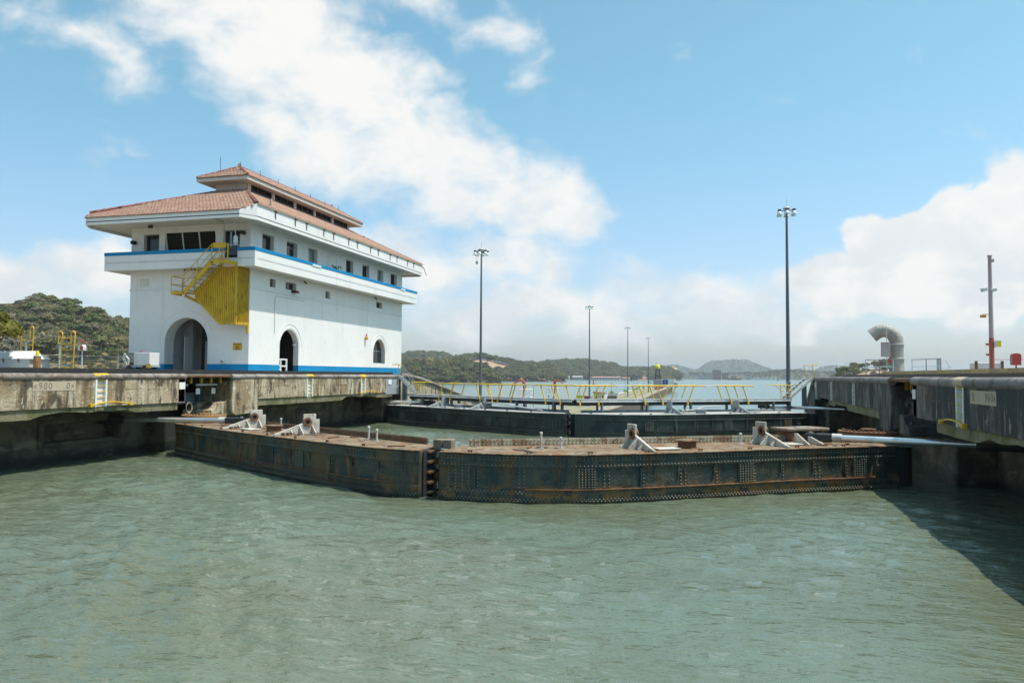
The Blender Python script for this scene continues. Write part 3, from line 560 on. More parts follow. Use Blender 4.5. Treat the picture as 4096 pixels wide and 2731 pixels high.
ZT = 1.6
def gate_leaf(side, dy, label):
    near = dy == 0; dx_ = 0 if near else -.3
    sh = np.array([dx_, dy]); fr, ss = resample(np.array(FRONT[side])+sh, 90); bk = np.array(BACK[side])+sh; Ltot = ss[-1]
    quoin = fr[0] if side == 'L' else fr[-1]
    t = thing('gate_leaf', (float(quoin[0]), float(quoin[1]), -3), label, 'lock gate', 'mitre gate leaves')
    tan = np.gradient(fr, axis=0); tan /= np.linalg.norm(tan, axis=1)[:, None]; nor = np.c_[tan[:, 1], -tan[:, 0]]
    if nor[:, 1].mean() > 0: nor = -nor
    def P(s, out, z):
        i = np.interp(s, ss, np.arange(len(ss))); x = np.interp(i, np.arange(len(ss)), fr[:, 0]); y = np.interp(i, np.arange(len(ss)), fr[:, 1])
        nx = np.interp(i, np.arange(len(ss)), nor[:, 0]); ny = np.interp(i, np.arange(len(ss)), nor[:, 1]); return np.array([x+nx*out, y+ny*out, z]), np.array([nx, ny, 0.0])
    skin = ('gate_skin_rusty' if side == 'L' else 'gate_skin') if near else 'gate_skin_far'
    def strip(prof, name, mat, parent, s0=0, s1=None, closed=False):
        s1 = Ltot if s1 is None else s1; S_ = np.linspace(s0, s1, max(3, int((s1-s0)/.3))); mm = MB(); k = len(prof)
        for s_ in S_:
            for o_, z_ in prof: mm.v.append(tuple(P(s_, o_, z_)[0]))
        kk = k if closed else k-1
        for i in range(len(S_)-1):
            for j in range(kk): mm.f.append((i*k+j, i*k+(j+1) % k, (i+1)*k+(j+1) % k, (i+1)*k+j)); mm.m.append(0)
        if closed: mm.f.append(tuple(range(k))); mm.m.append(0); mm.f.append(tuple((len(S_)-1)*k+j for j in range(k))); mm.m.append(0)
        return mm.build(name, mat, parent)
    # hull: back, ends and the recessed front skin
    m = MB(); pl = [tuple(p) for p in fr]+([tuple(bk[1]), tuple(bk[0])])
    m.prism([(x, y, -4) for x, y in pl], (0, 0, 4+ZT-.03)); body = m.build('hull', skin, t)
    strip([(.0, ZT-.05), (.045, ZT-.05), (.045, 1.16), (.0, 1.16)], 'top_band', skin, t, closed=True)
    strip([(.0, .44), (.045, .44), (.045, -.05), (.0, -.05)], 'bottom_band', skin, t, closed=True)
    strip([(.0, .47), (.10, .47), (.10, .44), (.0, .44)], 'ledge_angle', 'rusty' if near else skin, t, s0=(3 if side == 'R' else 6), s1=Ltot-1.0, closed=True)
    # butt straps and stiffeners on the web
    straps = [Ltot*q for q in ((.28, .62, .90) if side == 'R' else (.12, .38, .66))]
    for c in straps: strip([(.0, 1.16), (.03, 1.16), (.03, .44), (.0, .44)], 'butt_strap', skin, t, c-.33, c+.33, closed=True)
    stf = np.arange(1.3, Ltot-.6, 1.42)
    for c in stf:
        if min(abs(c-x) for x in straps) > .6:
            strip([(.0, 1.13), (.055, 1.13), (.055, .84 if int(c*7) % 3 else .45), (.0, .84 if int(c*7) % 3 else .45)], 'stiffener', skin, t, c-.035, c+.035, closed=True)
    # rivets
    pts, nr = [], []
    def rv(s_, z_, o_):
        if .15 < s_ < Ltot-.1:
            p, n_ = P(s_, o_, z_); pts.append(p); nr.append(n_)
    st = .132
    dense = side == 'R'
    for z_ in ((1.50, 1.41, 1.22) if dense else (1.50, 1.24)):
        for s_ in np.arange(.2, Ltot, st if dense else .16): rv(s_, z_, .045)
    for z_ in (.375, .315, .13, .07):
        for s_ in np.arange(.2+(0 if z_ in (.375, .13) else st/2), Ltot, st if dense else .15): rv(s_, z_, .045)
    for c in straps:
        for q in (-.25, -.14, -.03, .08, .19, .28):
            for z_ in np.arange(.52, 1.15, .085): rv(c+q, z_, .03)
    for k, c in enumerate(stf):
        for z_ in np.arange(.52, 1.14, .12 if dense else .17): rv(c+.1, z_, 0)
        if k % 2 and dense:
            for z_ in np.arange(.52, 1.14, .12): rv(c+.27, z_, 0)
    mit = 0 if side == 'R' else Ltot
    for q in (.35, .6, .85, 1.1):
        for z_ in np.arange(-.2, 1.45, .11): rv(abs(mit-q), z_, 0.01)
    rivets_mesh('rivets', np.array(pts), np.array(nr), .037, .032, 'rivet_steel', t)
    # deck plate, edge kerb and back upstand
    dk = 'rust_deck' if near else 'grey_deck'
    ov = fr+nor*.10
    m = MB(); m.prism([(x, y, ZT-.03) for x, y in ov]+[(p[0], p[1], ZT-.03) for p in (bk[1], bk[0])], (0, 0, .04)); deck = m.build('deck_plate', dk, t, bevel=.008)
    b0, b1 = Vector((*bk[0], ZT)), Vector((*bk[1], ZT)); bd = (b1-b0).normalized(); Lb = (b1-b0).length; bn = Vector((-bd.y, bd.x, 0)); bn = bn if bn.y < 0 else -bn     # bn points upstream
    if near:
        segs = [(0.02, .25), (.252, .52), (.522, .78), (.782, .97)]
        for i, (a, b) in enumerate(segs):
            p, q = b0+bd*Lb*a+bn*.16, b0+bd*Lb*b+bn*.16
            m = MB(); m.bar(p+Z0*.13, q+Z0*.13, .05, .24); m.build('back_upstand', 'upstand_cream' if side == 'R' else 'rusty', t)
        pp, nn = [], []
        for z_ in (.20, .06):
            for d_ in np.arange(.4, Lb-.5, .15):
                pp.append(np.array(b0+bd*d_+bn*.188+Z0*z_)); nn.append(np.array(bn))
        rivets_mesh('upstand_rivets', np.array(pp), np.array(nn), .032, .03, 'rivet_bright' if side == 'R' else 'rivet_steel', t)
    else:
        m = MB(); m.bar(b0+bn*.1+Z0*.08, b1+bn*.1+Z0*.08, .06, .16); m.build('back_upstand', 'steel_grey', t)
    # white anchor brackets set across the deck
    tdir = Vector(((fr[-8]-fr[30])[0], (fr[-8]-fr[30])[1], 0)).normalized() if side == 'R' else Vector(((fr[50]-fr[8])[0], (fr[50]-fr[8])[1], 0)).normalized()
    back = Vector((-tdir.y, tdir.x, 0)); back = back if back.y > 0 else -back
    for frac in ((.42, .73) if side == 'R' else (.30, .55)):
        p0, n0 = P(Ltot*frac, -.08, ZT+.012); p0 = Vector(p0)
        Bk = lambda a, z, w=0: p0+back*a+tdir*w+Z0*z
        th_ = .09
        m = MB(); m.prism([Bk(0, 0, -th_/2), Bk(.0, .07, -th_/2), Bk(.22, .12, -th_/2), Bk(1.35, .48, -th_/2), Bk(1.35, .86, -th_/2), Bk(1.95, .86, -th_/2), Bk(1.95, .62, -th_/2), Bk(2.12, .62, -th_/2), Bk(2.12, 0, -th_/2)], tdir*th_)
        B = m.build('anchor_bracket', 'bracket_white' if near else 'steel_grey', t, bevel=.012)
        for a in (.75, 1.15, 1.75):
            for w in (-1, 1):
                hh, ll = (.40, .36) if a > 1 else (.22, .2)
                m = MB(); m.prism([Bk(a-.02, 0, w*th_/2), Bk(a-.02, 0, w*(th_/2+ll)), Bk(a-.02, .06, w*(th_/2+ll)), Bk(a-.02, hh, w*th_/2)], back*.04); m.build('gusset', 'bracket_white' if near else 'steel_grey', B)
        if near:
            for w in (-1, 1):
                c = Bk(1.52, .52, w*th_/2); m = MB(); r0, r1 = .20, .105; n = 18; vs = []
                for rr, hh in ((r0, 0), (r0, .05), (r1, .05), (r1, 0)):
                    for k in range(n): a = 2*math.pi*k/n; vs.append(c+back*(rr*math.cos(a))+Z0*(rr*math.sin(a))+tdir*(w*hh))
                fs = [(i*n+k, i*n+(k+1) % n, ((i+1) % 4)*n+(k+1) % n, ((i+1) % 4)*n+k) for i in range(3) for k in range(n)]; m.add(vs, fs)
                c2 = len(m.v); m.add([c+back*(r1*math.cos(2*math.pi*k/n))+Z0*(r1*math.sin(2*math.pi*k/n))+tdir*(w*.004) for k in range(n)], [tuple(range(n))], 1)
                m.build('bearing_ring', ['rusty', 'black_paint'], B)
        for k in range(3):
            q = Bk(.35+.22*k, .04+.0*k, .16); m = MB(); m.box(q.x-.06, q.x+.06, q.y-.06, q.y+.06, ZT, ZT+.12); m.build('clamp_block', 'rusty' if near else 'steel_grey', B)
    # round manhole with lid
    hp, _ = P(Ltot*(.53 if side == 'R' else .44), -1.25 if near else -.9, ZT)
    m = MB(); m.lathe(hp, [(.38, 0), (.38, .03), (.33, .05), (.33, .26)], 20); H = m.build('manhole', 'rusty' if near else 'steel_grey', t, smooth=True)
    m = MB(); m.lathe((hp[0], hp[1], ZT+.26), [(.42, 0), (.42, .035), (.38, .05)], 20); m.build('lid', 'rust_deck' if near else 'steel_grey', H, smooth=True)
    for a in (-.25, .25): m = MB(); m.tube([(hp[0]+a-.05, hp[1], ZT+.30), (hp[0]+a-.05, hp[1], ZT+.37), (hp[0]+a+.05, hp[1], ZT+.37), (hp[0]+a+.05, hp[1], ZT+.30)], .012, 5); m.build('lid_handle', 'rusty', H)
    # standpipes, cleats, flat hatches, scattered timber
    sp = ([(.20, -2.0, .52), (.24, -2.2, .33), (.70, -2.2, .34), (.90, -2.6, .30)] if side == 'R' else [(.40, -2.0, .48), (.76, -1.9, .46), (.80, -1.7, .40)]) if near else [(.5, -2.0, .3)]
    for q, o_, h_ in sp:
        p, _ = P(Ltot*q, o_, ZT); m = MB(); m.tube([(p[0], p[1], ZT), (p[0], p[1], ZT+h_)], .04, 10); m.lathe((p[0], p[1], ZT+h_), [(.055, 0), (.055, .05), (.03, .08)], 10); m.lathe((p[0], p[1], ZT), [(.1, 0), (.1, .03)], 10)
        m.build('standpipe', 'steel_grey' if not near else ('galvanised' if q > .2 else 'bracket_white'), t, smooth=True)
    for q in np.arange(.06, .97, .115):
        p, n_ = P(Ltot*q, -.10, ZT); tt = Vector((-n_[1], n_[0], 0)); c = Vector(p)
        m = MB(); m.bar(c-tt*.09+Z0*.07, c+tt*.09+Z0*.07, .04, .04); m.bar(c-tt*.05, c-tt*.05+Z0*.07, .04, .04, up=(1, 0, 0)); m.bar(c+tt*.05, c+tt*.05+Z0*.07, .04, .04, up=(1, 0, 0)); m.build('cleat', 'rusty' if near else 'steel_dark', t)
    for q, o_, sx in (((.47, -.9, .45), (.78, -1.1, .5)) if side == 'R' else ((.36, -.9, .5),)):
        p, n_ = P(Ltot*q, o_, ZT+.01); c = Vector(p); m = MB(); m.bar(c-tdir*sx+Z0*.04, c+tdir*sx+Z0*.04, .6, .05); m.build('flat_hatch', 'bracket_white' if near else 'steel_grey', t, bevel=.01)
    if near:
        rr = random.Random(9 if side == 'R' else 8)
        for k in range(16):
            p, n_ = P(Ltot*rr.uniform(.05, .95), -rr.uniform(.3, 2.2), ZT+.02); a = rr.uniform(0, 3.14); c = Vector(p); dv = Vector((math.cos(a), math.sin(a), 0))*rr.uniform(.08, .38)
            m = MB(); m.bar(c-dv+Z0*.02, c+dv+Z0*.02, rr.uniform(.05, .12), .04); m.build('loose_plank', rr.choice(['timber', 'rusty', 'rusty', 'concrete_light']), t)
        bx_, _ = P(Ltot*(.96 if side == 'R' else .965), -.8, ZT)
    # mitre post: dark plate gives the slot its shade by colour, ribs across it
    e0, n_ = P(.0 if side == 'R' else Ltot, -.22, 0); sg = -1 if side == 'R' else 1
    bxe = bk[0] if side == 'R' else bk[1]
    m = MB(); xa = e0[0]+sg*.012; m.box(min(e0[0]-sg*.03, xa), max(e0[0]-sg*.03, xa), e0[1], bxe[1]-.05, -3, ZT-.06); m.build('mitre_recess', 'steel_dark', t)  # dark plate proud of the end face, standing in for shade
    if side == 'L':
        for z_ in np.arange(.02, 1.5, .36):
            m = MB(); m.box(xa-.02, xa+.10, e0[1]+.3, e0[1]+1.3, z_, z_+.07); m.build('mitre_rib', 'gate_skin_rusty' if near else 'gate_skin_far', t)
        for z_ in (.5, 1.0): m = MB(); m.box(xa, xa+.3, e0[1]+1.0, e0[1]+1.25, z_, z_+.22); m.build('mitre_bolt_block', 'rusty' if near else 'steel_dark', t)
    else:
        m = MB(); m.box(e0[0]-.62, e0[0]-.02, bxe[1]-.5, bxe[1]-.3, -3, ZT-.1); m.build('mitre_seal', 'steel_dark', t)
    if near and side == 'R':
        for k in range(2): m = MB(); m.box(-9.86+k*.36, -9.53+k*.36, 25.9, 26.35, ZT-.02, ZT+.30); m.build('mitre_block', 'timber', t, bevel=.02)
    t['_p'] = 0; del t['_p']
    return t, P, Ltot, tdir, back, Z0
def quoin_post(x, y, par):
    m = MB(); m.lathe((x, y, -4), [(.55, 0), (.55, 5.5)], 20); m.build('quoin_post', 'steel_dark', par, smooth=True)
GL, PL, LL, tL, bL, _ = gate_leaf('L', 0, 'near left gate leaf, rusty brown skin and orange rusted deck with white brackets')
GR, PR, LR, tR, bR, _ = gate_leaf('R', 0, 'near right gate leaf, blue-black riveted skin lit by sun, rust deck with white brackets')
FLl, PL2, LL2, tL2, bL2, _ = gate_leaf('L', 27.2, 'far left gate leaf, smooth dark skin, under the yellow-railed walkway')
FRr, PR2, LR2, tR2, bR2, _ = gate_leaf('R', 27.2, 'far right gate leaf, dark riveted skin, under the yellow-railed walkway')

for x_, y_, g_ in ((-27.2, 35.2, GL), (6.75, 33.3, GR), (-27.4, 62.4, FLl), (6.5, 60.5, FRr)): quoin_post(x_, y_, g_)
# ------------------------------------------------------------------ gate rams (hydraulic struts)
def ram(p, q, label, collar_n):
    p, q = Vector(p), Vector(q); d = (q-p).normalized(); L = (q-p).length; sd_ = d.cross(Z0).normalized()
    t = thing('gate_ram', (p.x, p.y, ZT), label, 'hydraulic ram', 'gate rams')
    m = MB(); m.tube([p+d*.3, p+d*L*.97], .125, 18); m.build('piston_rod', 'chrome', t, smooth=True)
    m = MB(); m.tube([p+d*.05, p+d*.40], .165, 18); m.build('collar', 'galvanised', t, smooth=True)
    m = MB(); m.bar(p-d*.55, p+d*.06, .36, .30); m.build('clevis', 'steel_dark', t, bevel=.03)
    for s_ in (-1, 1): m = MB(); m.bar(p-d*.95+sd_*.15*s_, p-d*.5+sd_*.15*s_, .06, .26); m.build('clevis_fork', 'steel_dark', t, bevel=.01)
    c = p-d*.75; m = MB(); m.tube([c-Z0*.24, c+Z0*.2], .07, 12); m.build('pin', 'steel_grey', t, smooth=True)
    m = MB(); m.tube([p+d*L*.955, p+d*(L+1.6)], .21, 16); m.build('cylinder', 'concrete_wet' if collar_n else 'steel_dark', t, smooth=True)
    return t
ram((-24.0, 33.9, 1.85), (-29.5, 32.85, 1.85), 'chrome ram rod from the near left gate leaf into the wall niche', 0)
ram((4.2, 32.1, 1.85), (9.0, 30.5, 1.85), 'long bright chrome ram rod reaching from near right gate leaf to wall', 0)
ram((-24.5, 62.2, 1.85), (-30.0, 61.8, 1.85), 'chrome ram rod below the left stairs at the far gate', 0)
ram((3.9, 63.6, 1.85), (9.2, 60.5, 1.85), 'tapering chrome ram rod below the right stairs at the far gate', 0)

# sheltering box over the right ram's hinge
t = thing('machinery_box', (3.2, 33.5, 1.6), 'weathered slab-topped machinery box beside ram on near right gate', 'box')
for i, (dx2, w) in enumerate(((-.75, .12), (.75, .12))):
    m = MB(); m.bar((3.2+dx2*.82-.25, 33.5+dx2*.55+.4, 1.82), (3.2+dx2*.82+.28, 33.5+dx2*.55-.45, 1.82), w, .42); m.build('side_plate', 'rusty', t)
m = MB(); m.bar((2.35, 32.92, 2.08), (4.05, 34.07, 2.08), 1.15, .12); m.build('top_slab', 'timber', t, bevel=.03)
m = MB(); m.bar((3.0, 33.2, 2.16), (3.5, 33.5, 2.16), .22, .04); m.build('loose_plate', 'bracket_white', t)
for k in (0, 1):
    p, n_ = PR(LR*(.80+.035*k), -.55, ZT+.012); p = Vector(p); m = MB(); m.prism([p, p+Z0*.05, p+bR*.7+Z0*(.42-.14*k), p+bR*.85+Z0*(.42-.14*k), p+bR*.85], tR*.05); m.build('guard_fin', 'bracket_white', t)

# hinge yokes on the quoins
def yoke(c, a0, a1, label, mat):
    t = thing('hinge_yoke', (c[0], c[1], 1.6), label, 'gate hinge')
    m = MB(); n = 16; vs = []
    for k in range(n+1):
        a = rad(a0+(a1-a0)*k/n)
        for r_, z_ in ((.75, 1.86), (1.15, 1.86), (1.15, 2.02), (.75, 2.02)): vs.append((c[0]+r_*math.cos(a), c[1]+r_*math.sin(a), z_))
    fs = [(i*4+j, i*4+(j+1) % 4, (i+1)*4+(j+1) % 4, (i+1)*4+j) for i in range(n) for j in range(4)]+[(0, 1, 2, 3), tuple(n*4+j for j in range(4))]
    m.add(vs, fs); m.build('curved_strap', mat, t, bevel=.015)
    pp = []
    for k in range(1, n):
        a = rad(a0+(a1-a0)*k/n); pp.append((c[0]+.95*math.cos(a), c[1]+.95*math.sin(a), 2.02))
    for p in pp: m = MB(); m.lathe(p, [(.045, 0), (.045, .06), (.02, .07)], 6); m.build('bolt', mat, t)
    m = MB(); m.lathe((c[0], c[1], 1.6), [(.42, 0), (.42, .3), (.3, .34), (.3, .5)], 18); m.build('hinge_pin', mat, t, smooth=True)
yoke((-26.6, 35.6), -150, 20, 'curved bolted brown hinge strap at near left gate end', 'bollard_rust')
yoke((5.9, 34.2), 160, 340, 'dark curved hinge strap at near right gate end beside pier', 'rusty')

# ------------------------------------------------------------------ walkway on the far gates
def walkway(A, B, feet, leans, label):
    A, B = Vector(A), Vector(B); d = (B-A).normalized(); L = (B-A).length; nb = Vector((-d.y, d.x, 0)); nb = nb if nb.y > 0 else -nb; Wd = 1.05
    t = thing('walkway', (A.x, A.y, ZT), label, 'footbridge')
    m = MB(); m.bar(A+nb*Wd/2+Z0*(2.50), B+nb*Wd/2+Z0*2.50, Wd, .06); m.build('tread_deck', 'steel_grey', t)
    for k, o_ in ((0, .03), (1, Wd-.03)):
        m = MB(); m.bar(A+nb*o_+Z0*2.44, B+nb*o_+Z0*2.44, .06, .20); m.build('edge_channel', 'walk_grey', t)
    m = MB(); m.bar(A+nb*.35+Z0*2.22, B+nb*.35+Z0*2.22, .12, .26); m.bar(A+nb*.8+Z0*2.22, B+nb*.8+Z0*2.22, .12, .26); m.build('under_beam', 'steel_dark', t)
    n = 5
    for k in range(n):
        for o_ in (.12, .95):
            p = A+d*(L*(k+.55)/n)+nb*o_; m = MB(); m.bar(p+Z0*ZT, p+Z0*2.34, .24, .10, up=d); m.build('support_post', 'steel_blue', t)
    rz = 3.50; secs = {}
    for s_, (f, ln) in enumerate(zip(feet, leans)):
        for o_, nm in ((-.04, 'n'), (Wd+.04, 'f')):
            foot = A+d*(L*f)+nb*o_; top = foot+d*(.50*ln)
            m = MB(); m.tube([foot+Z0*2.20, top+Z0*rz], .045, 8); S_ = m.build('stanchion', 'yellow_rail', t, smooth=True)
            m = MB(); m.lathe((foot.x, foot.y, 2.12), [(.05, 0), (.075, .03), (.075, .12), (.04, .2)], 10); m.build('stanchion_shoe', 'yellow_rail', S_, smooth=True)
            m = MB(); m.tube([top+Z0*(rz-.10), top+Z0*(rz-.02)], .042, 8); m.build('stanchion_joint', 'steel_dark', S_)
            secs.setdefault(nm, []).append((f*L+.5*ln, o_))
    for nm, lst in secs.items():
        o_ = lst[0][1]
        for i in range(0, len(lst)-1, 2):
            a = lst[i][0]-.55; b = lst[i+1][0]+.75
            m = MB(); m.tube([A+d*a+nb*o_+Z0*rz, A+d*b+nb*o_+Z0*rz, A+d*(b+.18)+nb*o_+Z0*(rz-.06)], .046, 8); m.build('top_rail', 'yellow_rail', t, smooth=True)
            if i+2 < len(lst):
                m = MB(); m.tube([A+d*b+nb*o_+Z0*(rz+.0), A+d*(lst[i+2][0]-.55)+nb*o_+Z0*rz], .032, 8); m.build('loose_rail', 'galvanised', t, smooth=True)
    return t
walkway((-26.3, 62.6, 0), (-9.9, 52.9, 0), [.14, .235, .31, .504, .577, .608, .684, .873, .948][1:], [1, 1, -1, -1, 1, 1, -1, -1], 'left half of the grey walkway with yellow folding handrails on far gate')
walkway((-9.5, 52.8, 0), (5.4, 62.0, 0), [.012, .092, .298, .377, .409, .491, .699, .781], [1, 1, -1, -1, 1, 1, -1, -1], 'right half of the grey walkway with yellow folding handrails on far gate')
def end_stairs(top, bot, label, mirror):
    top, bot = Vector(top), Vector(bot); d = (bot-top).normalized(); h = Vector((d.x, d.y, 0)).normalized(); sdv = Vector((-h.y, h.x, 0)); sdv = sdv if sdv.y > 0 else -sdv
    t = thing('steel_stairs', (bot.x, bot.y, 2.5), label, 'stairs')
    for w in (0, .8): m = MB(); m.bar(top+sdv*w, bot+sdv*w, .05, .20); m.build('stringer', 'galvanised', t)
    n = 7
    for k in range(n):
        p = top+(bot-top)*((k+.6)/n); m = MB(); m.bar(p, p+sdv*.8, .24, .035); m.build('tread', 'galvanised', t)
    for w in (-.03, .83):
        tp, bp = top+sdv*w, bot+sdv*w
        m = MB(); m.tube([tp-h*.1-Z0*.15, tp+Z0*.95+h*.12], .032, 8); m.build('post', 'yellow_rail', t, smooth=True)
        m = MB(); m.tube([tp+Z0*.95-h*.5, tp+Z0*.97+h*.1], .030, 8); m.build('grip', 'yellow_rail', t, smooth=True)
        m = MB(); m.tube([tp+Z0*.95+h*.1, bp+Z0*.75], .022, 8); m.build('handrail', 'steel_grey', t, smooth=True)
        m = MB(); m.tube([bp-Z0*.35+h*.15, bp+Z0*.95+h*.2], .032, 8); m.build('post', 'yellow_rail', t, smooth=True)
        m = MB(); m.tube([bp+Z0*.5-h*.1, bp+Z0*.55+h*.2, bp+Z0*.95+h*.75], .03, 8); m.tube([bp+Z0*.97-h*.5, bp+Z0*.95+h*1.5], .03, 8); m.build('grip', 'yellow_rail', t, smooth=True)
    m = MB(); m.bar(bot+sdv*.4-h*.2-Z0*.9, bot+sdv*.4-h*.2-Z0*.06, .3, .3, up=(1, 0, 0)); m.bar(top+sdv*.4+h*.55-Z0*2.4, top+sdv*.4+h*.55-Z0*.6, .34, .34, up=(1, 0, 0)); m.build('support_column', 'steel_blue', t)
end_stairs((-27.25, 62.7, 4.15), (-25.7, 62.9, 2.6), 'short grey stairs with yellow handles below the control house end', 1)
end_stairs((7.1, 63.6, 4.15), (5.3, 62.2, 2.6), 'short grey stairs with yellow handles climbing to the right wall', -1)

# ------------------------------------------------------------------ control house
CH = thing('control_house', (-35.9, 59.1, 4.3), 'white two-storey control house with red tiled hip roof and blue bands', 'building')
X0, X1, Y0, Y1, ZB = -40.8, -31.0, 46.0, 72.2, 4.3
def wall_open(mb, mp, a0, a1, z0, z1, ops, depth):
    """wall sheet a0..a1 x z0..z1 in the plane mp(a, z, d); ops: (a0, a1, z0, z1, arched); reveals go depth inwards"""
    top = lambda o, a: o[3] if not o[4] else min(o[3], o[3]-(o[1]-o[0])/2+math.sqrt(max(0, ((o[1]-o[0])/2)**2-(a-(o[0]+o[1])/2)**2)))
    br = {a0, a1}
    for o in ops:
        n = 18 if o[4] else 1
        for k in range(n+1):
            q = (o[0]+o[1])/2-(o[1]-o[0])/2*math.cos(math.pi*k/n) if o[4] else o[0]+(o[1]-o[0])*k/n
            br.add(round(q, 5))
    br = sorted(b for b in br if a0-1e-6 <= b <= a1+1e-6)
    for p, q in zip(br[:-1], br[1:]):
        mid = (p+q)/2; cur = (z0, z0)
        for o in sorted([o for o in ops if o[0] < mid < o[1] and o[2] < z1], key=lambda o: o[2]):
            lo = max(o[2], z0)
            if lo > cur[0]+1e-6: mb.quad(mp(p, cur[0], 0), mp(q, cur[1], 0), mp(q, lo, 0), mp(p, lo, 0))
            cur = (max(z0, min(z1, top(o, p))), max(z0, min(z1, top(o, q))))
        if z1 > max(cur)-1e-6 and (z1-cur[0] > 1e-6 or z1-cur[1] > 1e-6): mb.quad(mp(p, cur[0], 0), mp(q, cur[1], 0), mp(q, z1, 0), mp(p, z1, 0))
    for o in ops:
        n = 18 if o[4] else 1; pts = []
        sp = o[3]-(o[1]-o[0])/2 if o[4] else o[3]
        zl = max(o[2], z0); 
        for a in (o[0], o[1]):
            zt = min(sp, z1)
            if zt > zl: mb.quad(mp(a, zl, 0), mp(a, zl, depth), mp(a, zt, depth), mp(a, zt, 0))
        if o[2] > z0: mb.quad(mp(o[0], o[2], 0), mp(o[1], o[2], 0), mp(o[1], o[2], depth), mp(o[0], o[2], depth))
        if o[3] <= z1:
            for k in range(n):
                if o[4]:
                    a, b = [(o[0]+o[1])/2-(o[1]-o[0])/2*math.cos(math.pi*j/n) for j in (k, k+1)]
                else: a, b = o[0], o[1]
                mb.quad(mp(a, top(o, a), 0), mp(b, top(o, b), 0), mp(b, top(o, b), depth), mp(a, top(o, a), depth))
front = lambda a, z, d: (a, Y0+d, z)
side = lambda a, z, d: (X1-d, a, z)
fo_low = [(-37.79, -34.25, ZB, 8.12, True)]
so_low = [(49.83, 52.46, ZB, 7.54, True), (65.64, 68.24, 5.26, 7.53, True), (48.43, 49.15, 10.45, 11.05, False), (50.5, 51.95, 10.5, 11.06, False), (56.5, 57.25, 10.42, 11.0, False), (66.15, 67.5, 10.48, 11.04, False)]
for z0, z1, nm, mt in ((4.87, 11.45, 'lower_wall', 'white_paint'), (ZB-.15, 4.87, 'blue_plinth', 'blue_paint')):
    m = MB(); wall_open(m, front, X0, X1, z0, z1, fo_low, .95); m.build(nm, mt, CH)
    m = MB(); wall_open(m, side, Y0, Y1, z0, z1, so_low, .45); m.build(nm, mt, CH)
    m = MB(); m.quad((X0, Y0, z0), (X0, Y1, z0), (X0, Y1, z1), (X0, Y0, z1)); m.quad((X0, Y1, z0), (X1, Y1, z0), (X1, Y1, z1), (X0, Y1, z1)); m.build(nm, mt, CH)
# rooms behind the arches, their unlit parts coloured dark
m = MB(); m.box(X0+.3, X1-.46, Y0+.56, Y1-.3, ZB-.1, ZB+.02); m.build('ground_floor', 'concrete_light', CH)
m = MB(); m.box(-40.4, X1-.46, 54.0, 54.2, ZB, 9.4); m.build('inner_wall', 'dark_interior', CH)
m = MB(); m.box(X0+.3, X1-.46, Y0+.96, Y1-.3, 9.4, 9.6); m.build('inner_ceiling', 'dark_interior', CH)
m = MB(); m.box(-38.4, -38.2, Y0+.96, 54, ZB, 9.4); m.build('inner_wall', 'inner_wall', CH)
m = MB(); m.box(-38.2, -37.5, 48.6, 48.85, ZB, 9.4); m.build('partition', 'inner_wall', CH)
m = MB(); m.box(-37.45, -33.5, 49.6, 49.8, ZB, 9.4); m.box(-33.5, -33.3, Y0+.96, 49.8, ZB, 9.4); m.build('dark_screen', 'dark_interior', CH)  # added dark boxes: the unlit right of the room, as colour
m = MB(); m.box(-37.0, -36.2, 49.4, 49.6, ZB, 6.6); m.build('inner_pier', 'inner_wall', CH)
m = MB(); m.box(-37.5, -37.44, 47.7, 48.62, ZB, 6.9); m.build('open_door', 'white_trim', CH)
m = MB(); m.box(-36.75, -36.5, 49.36, 49.4, 5.9, 6.15); m.build('fire_notice', 'red_paint', CH)
m = MB(); m.box(-40.4, X1-.46, 64.6, 64.8, ZB, 9.4); m.build('inner_wall', 'inner_wall', CH)
# string course and arch mouldings
m = MB(); m.box(X0-.05, X1+.05, Y0-.05, Y0, 10.08, 10.2); m.box(X1, X1+.05, Y0, Y1+.05, 10.08, 10.2); m.box(X0-.05, X0, Y0, Y1+.05, 10.08, 10.2); m.build('string_course', 'white_paint', CH, bevel=.015)
def arch_ring(mp, a0, a1, zt, r, name):
    c = (a0+a1)/2; h = (a1-a0)/2; zs = zt-h; m = MB(); n = 24
    pts = [(c-(h+r)*math.cos(math.pi*k/n), zs+(h+r)*math.sin(math.pi*k/n)) for k in range(n+1)]
    m.tube([mp(a, z, -.002) for a, z in pts], .022, 5); m.build(name, 'white_paint', CH)
for r in (.12, .48): arch_ring(front, -37.79, -34.25, 8.12, r, 'arch_moulding'); 
for r in (.10, .42): arch_ring(side, 49.83, 52.46, 7.54, r, 'arch_moulding'); arch_ring(side, 65.64, 68.24, 7.53, r, 'arch_moulding')
# upper storey
fo_up = [(-39.74, -38.45, 12.4, 14.11, False), (-37.95, -33.80, 12.4, 14.22, False), (-33.2, -31.85, 12.02, 14.15, False)]
so_up = [(47.38, 48.85, 12.4, 14.13, False), (50.54, 52.05, 12.02, 14.13, False), (53.68, 55.1, 12.4, 14.13, False), (60.02, 61.35, 12.4, 14.13, False), (63.16, 64.55, 12.4, 14.13, False), (66.33, 67.65, 12.4, 14.13, False), (69.36, 70.85, 12.4, 14.13, False)]
m = MB(); wall_open(m, front, X0, X1, 12.0, 14.95, fo_up, .42); m.build('upper_wall', 'white_paint', CH)
m = MB(); wall_open(m, side, Y0, Y1, 12.0, 14.95, so_up, .42); m.build('upper_wall', 'white_paint', CH)
m = MB(); m.quad((X0, Y0, 12), (X0, Y1, 12), (X0, Y1, 14.95), (X0, Y0, 14.95)); m.quad((X0, Y1, 12), (X1, Y1, 12), (X1, Y1, 14.95), (X0, Y1, 14.95)); m.build('upper_wall', 'white_paint', CH)
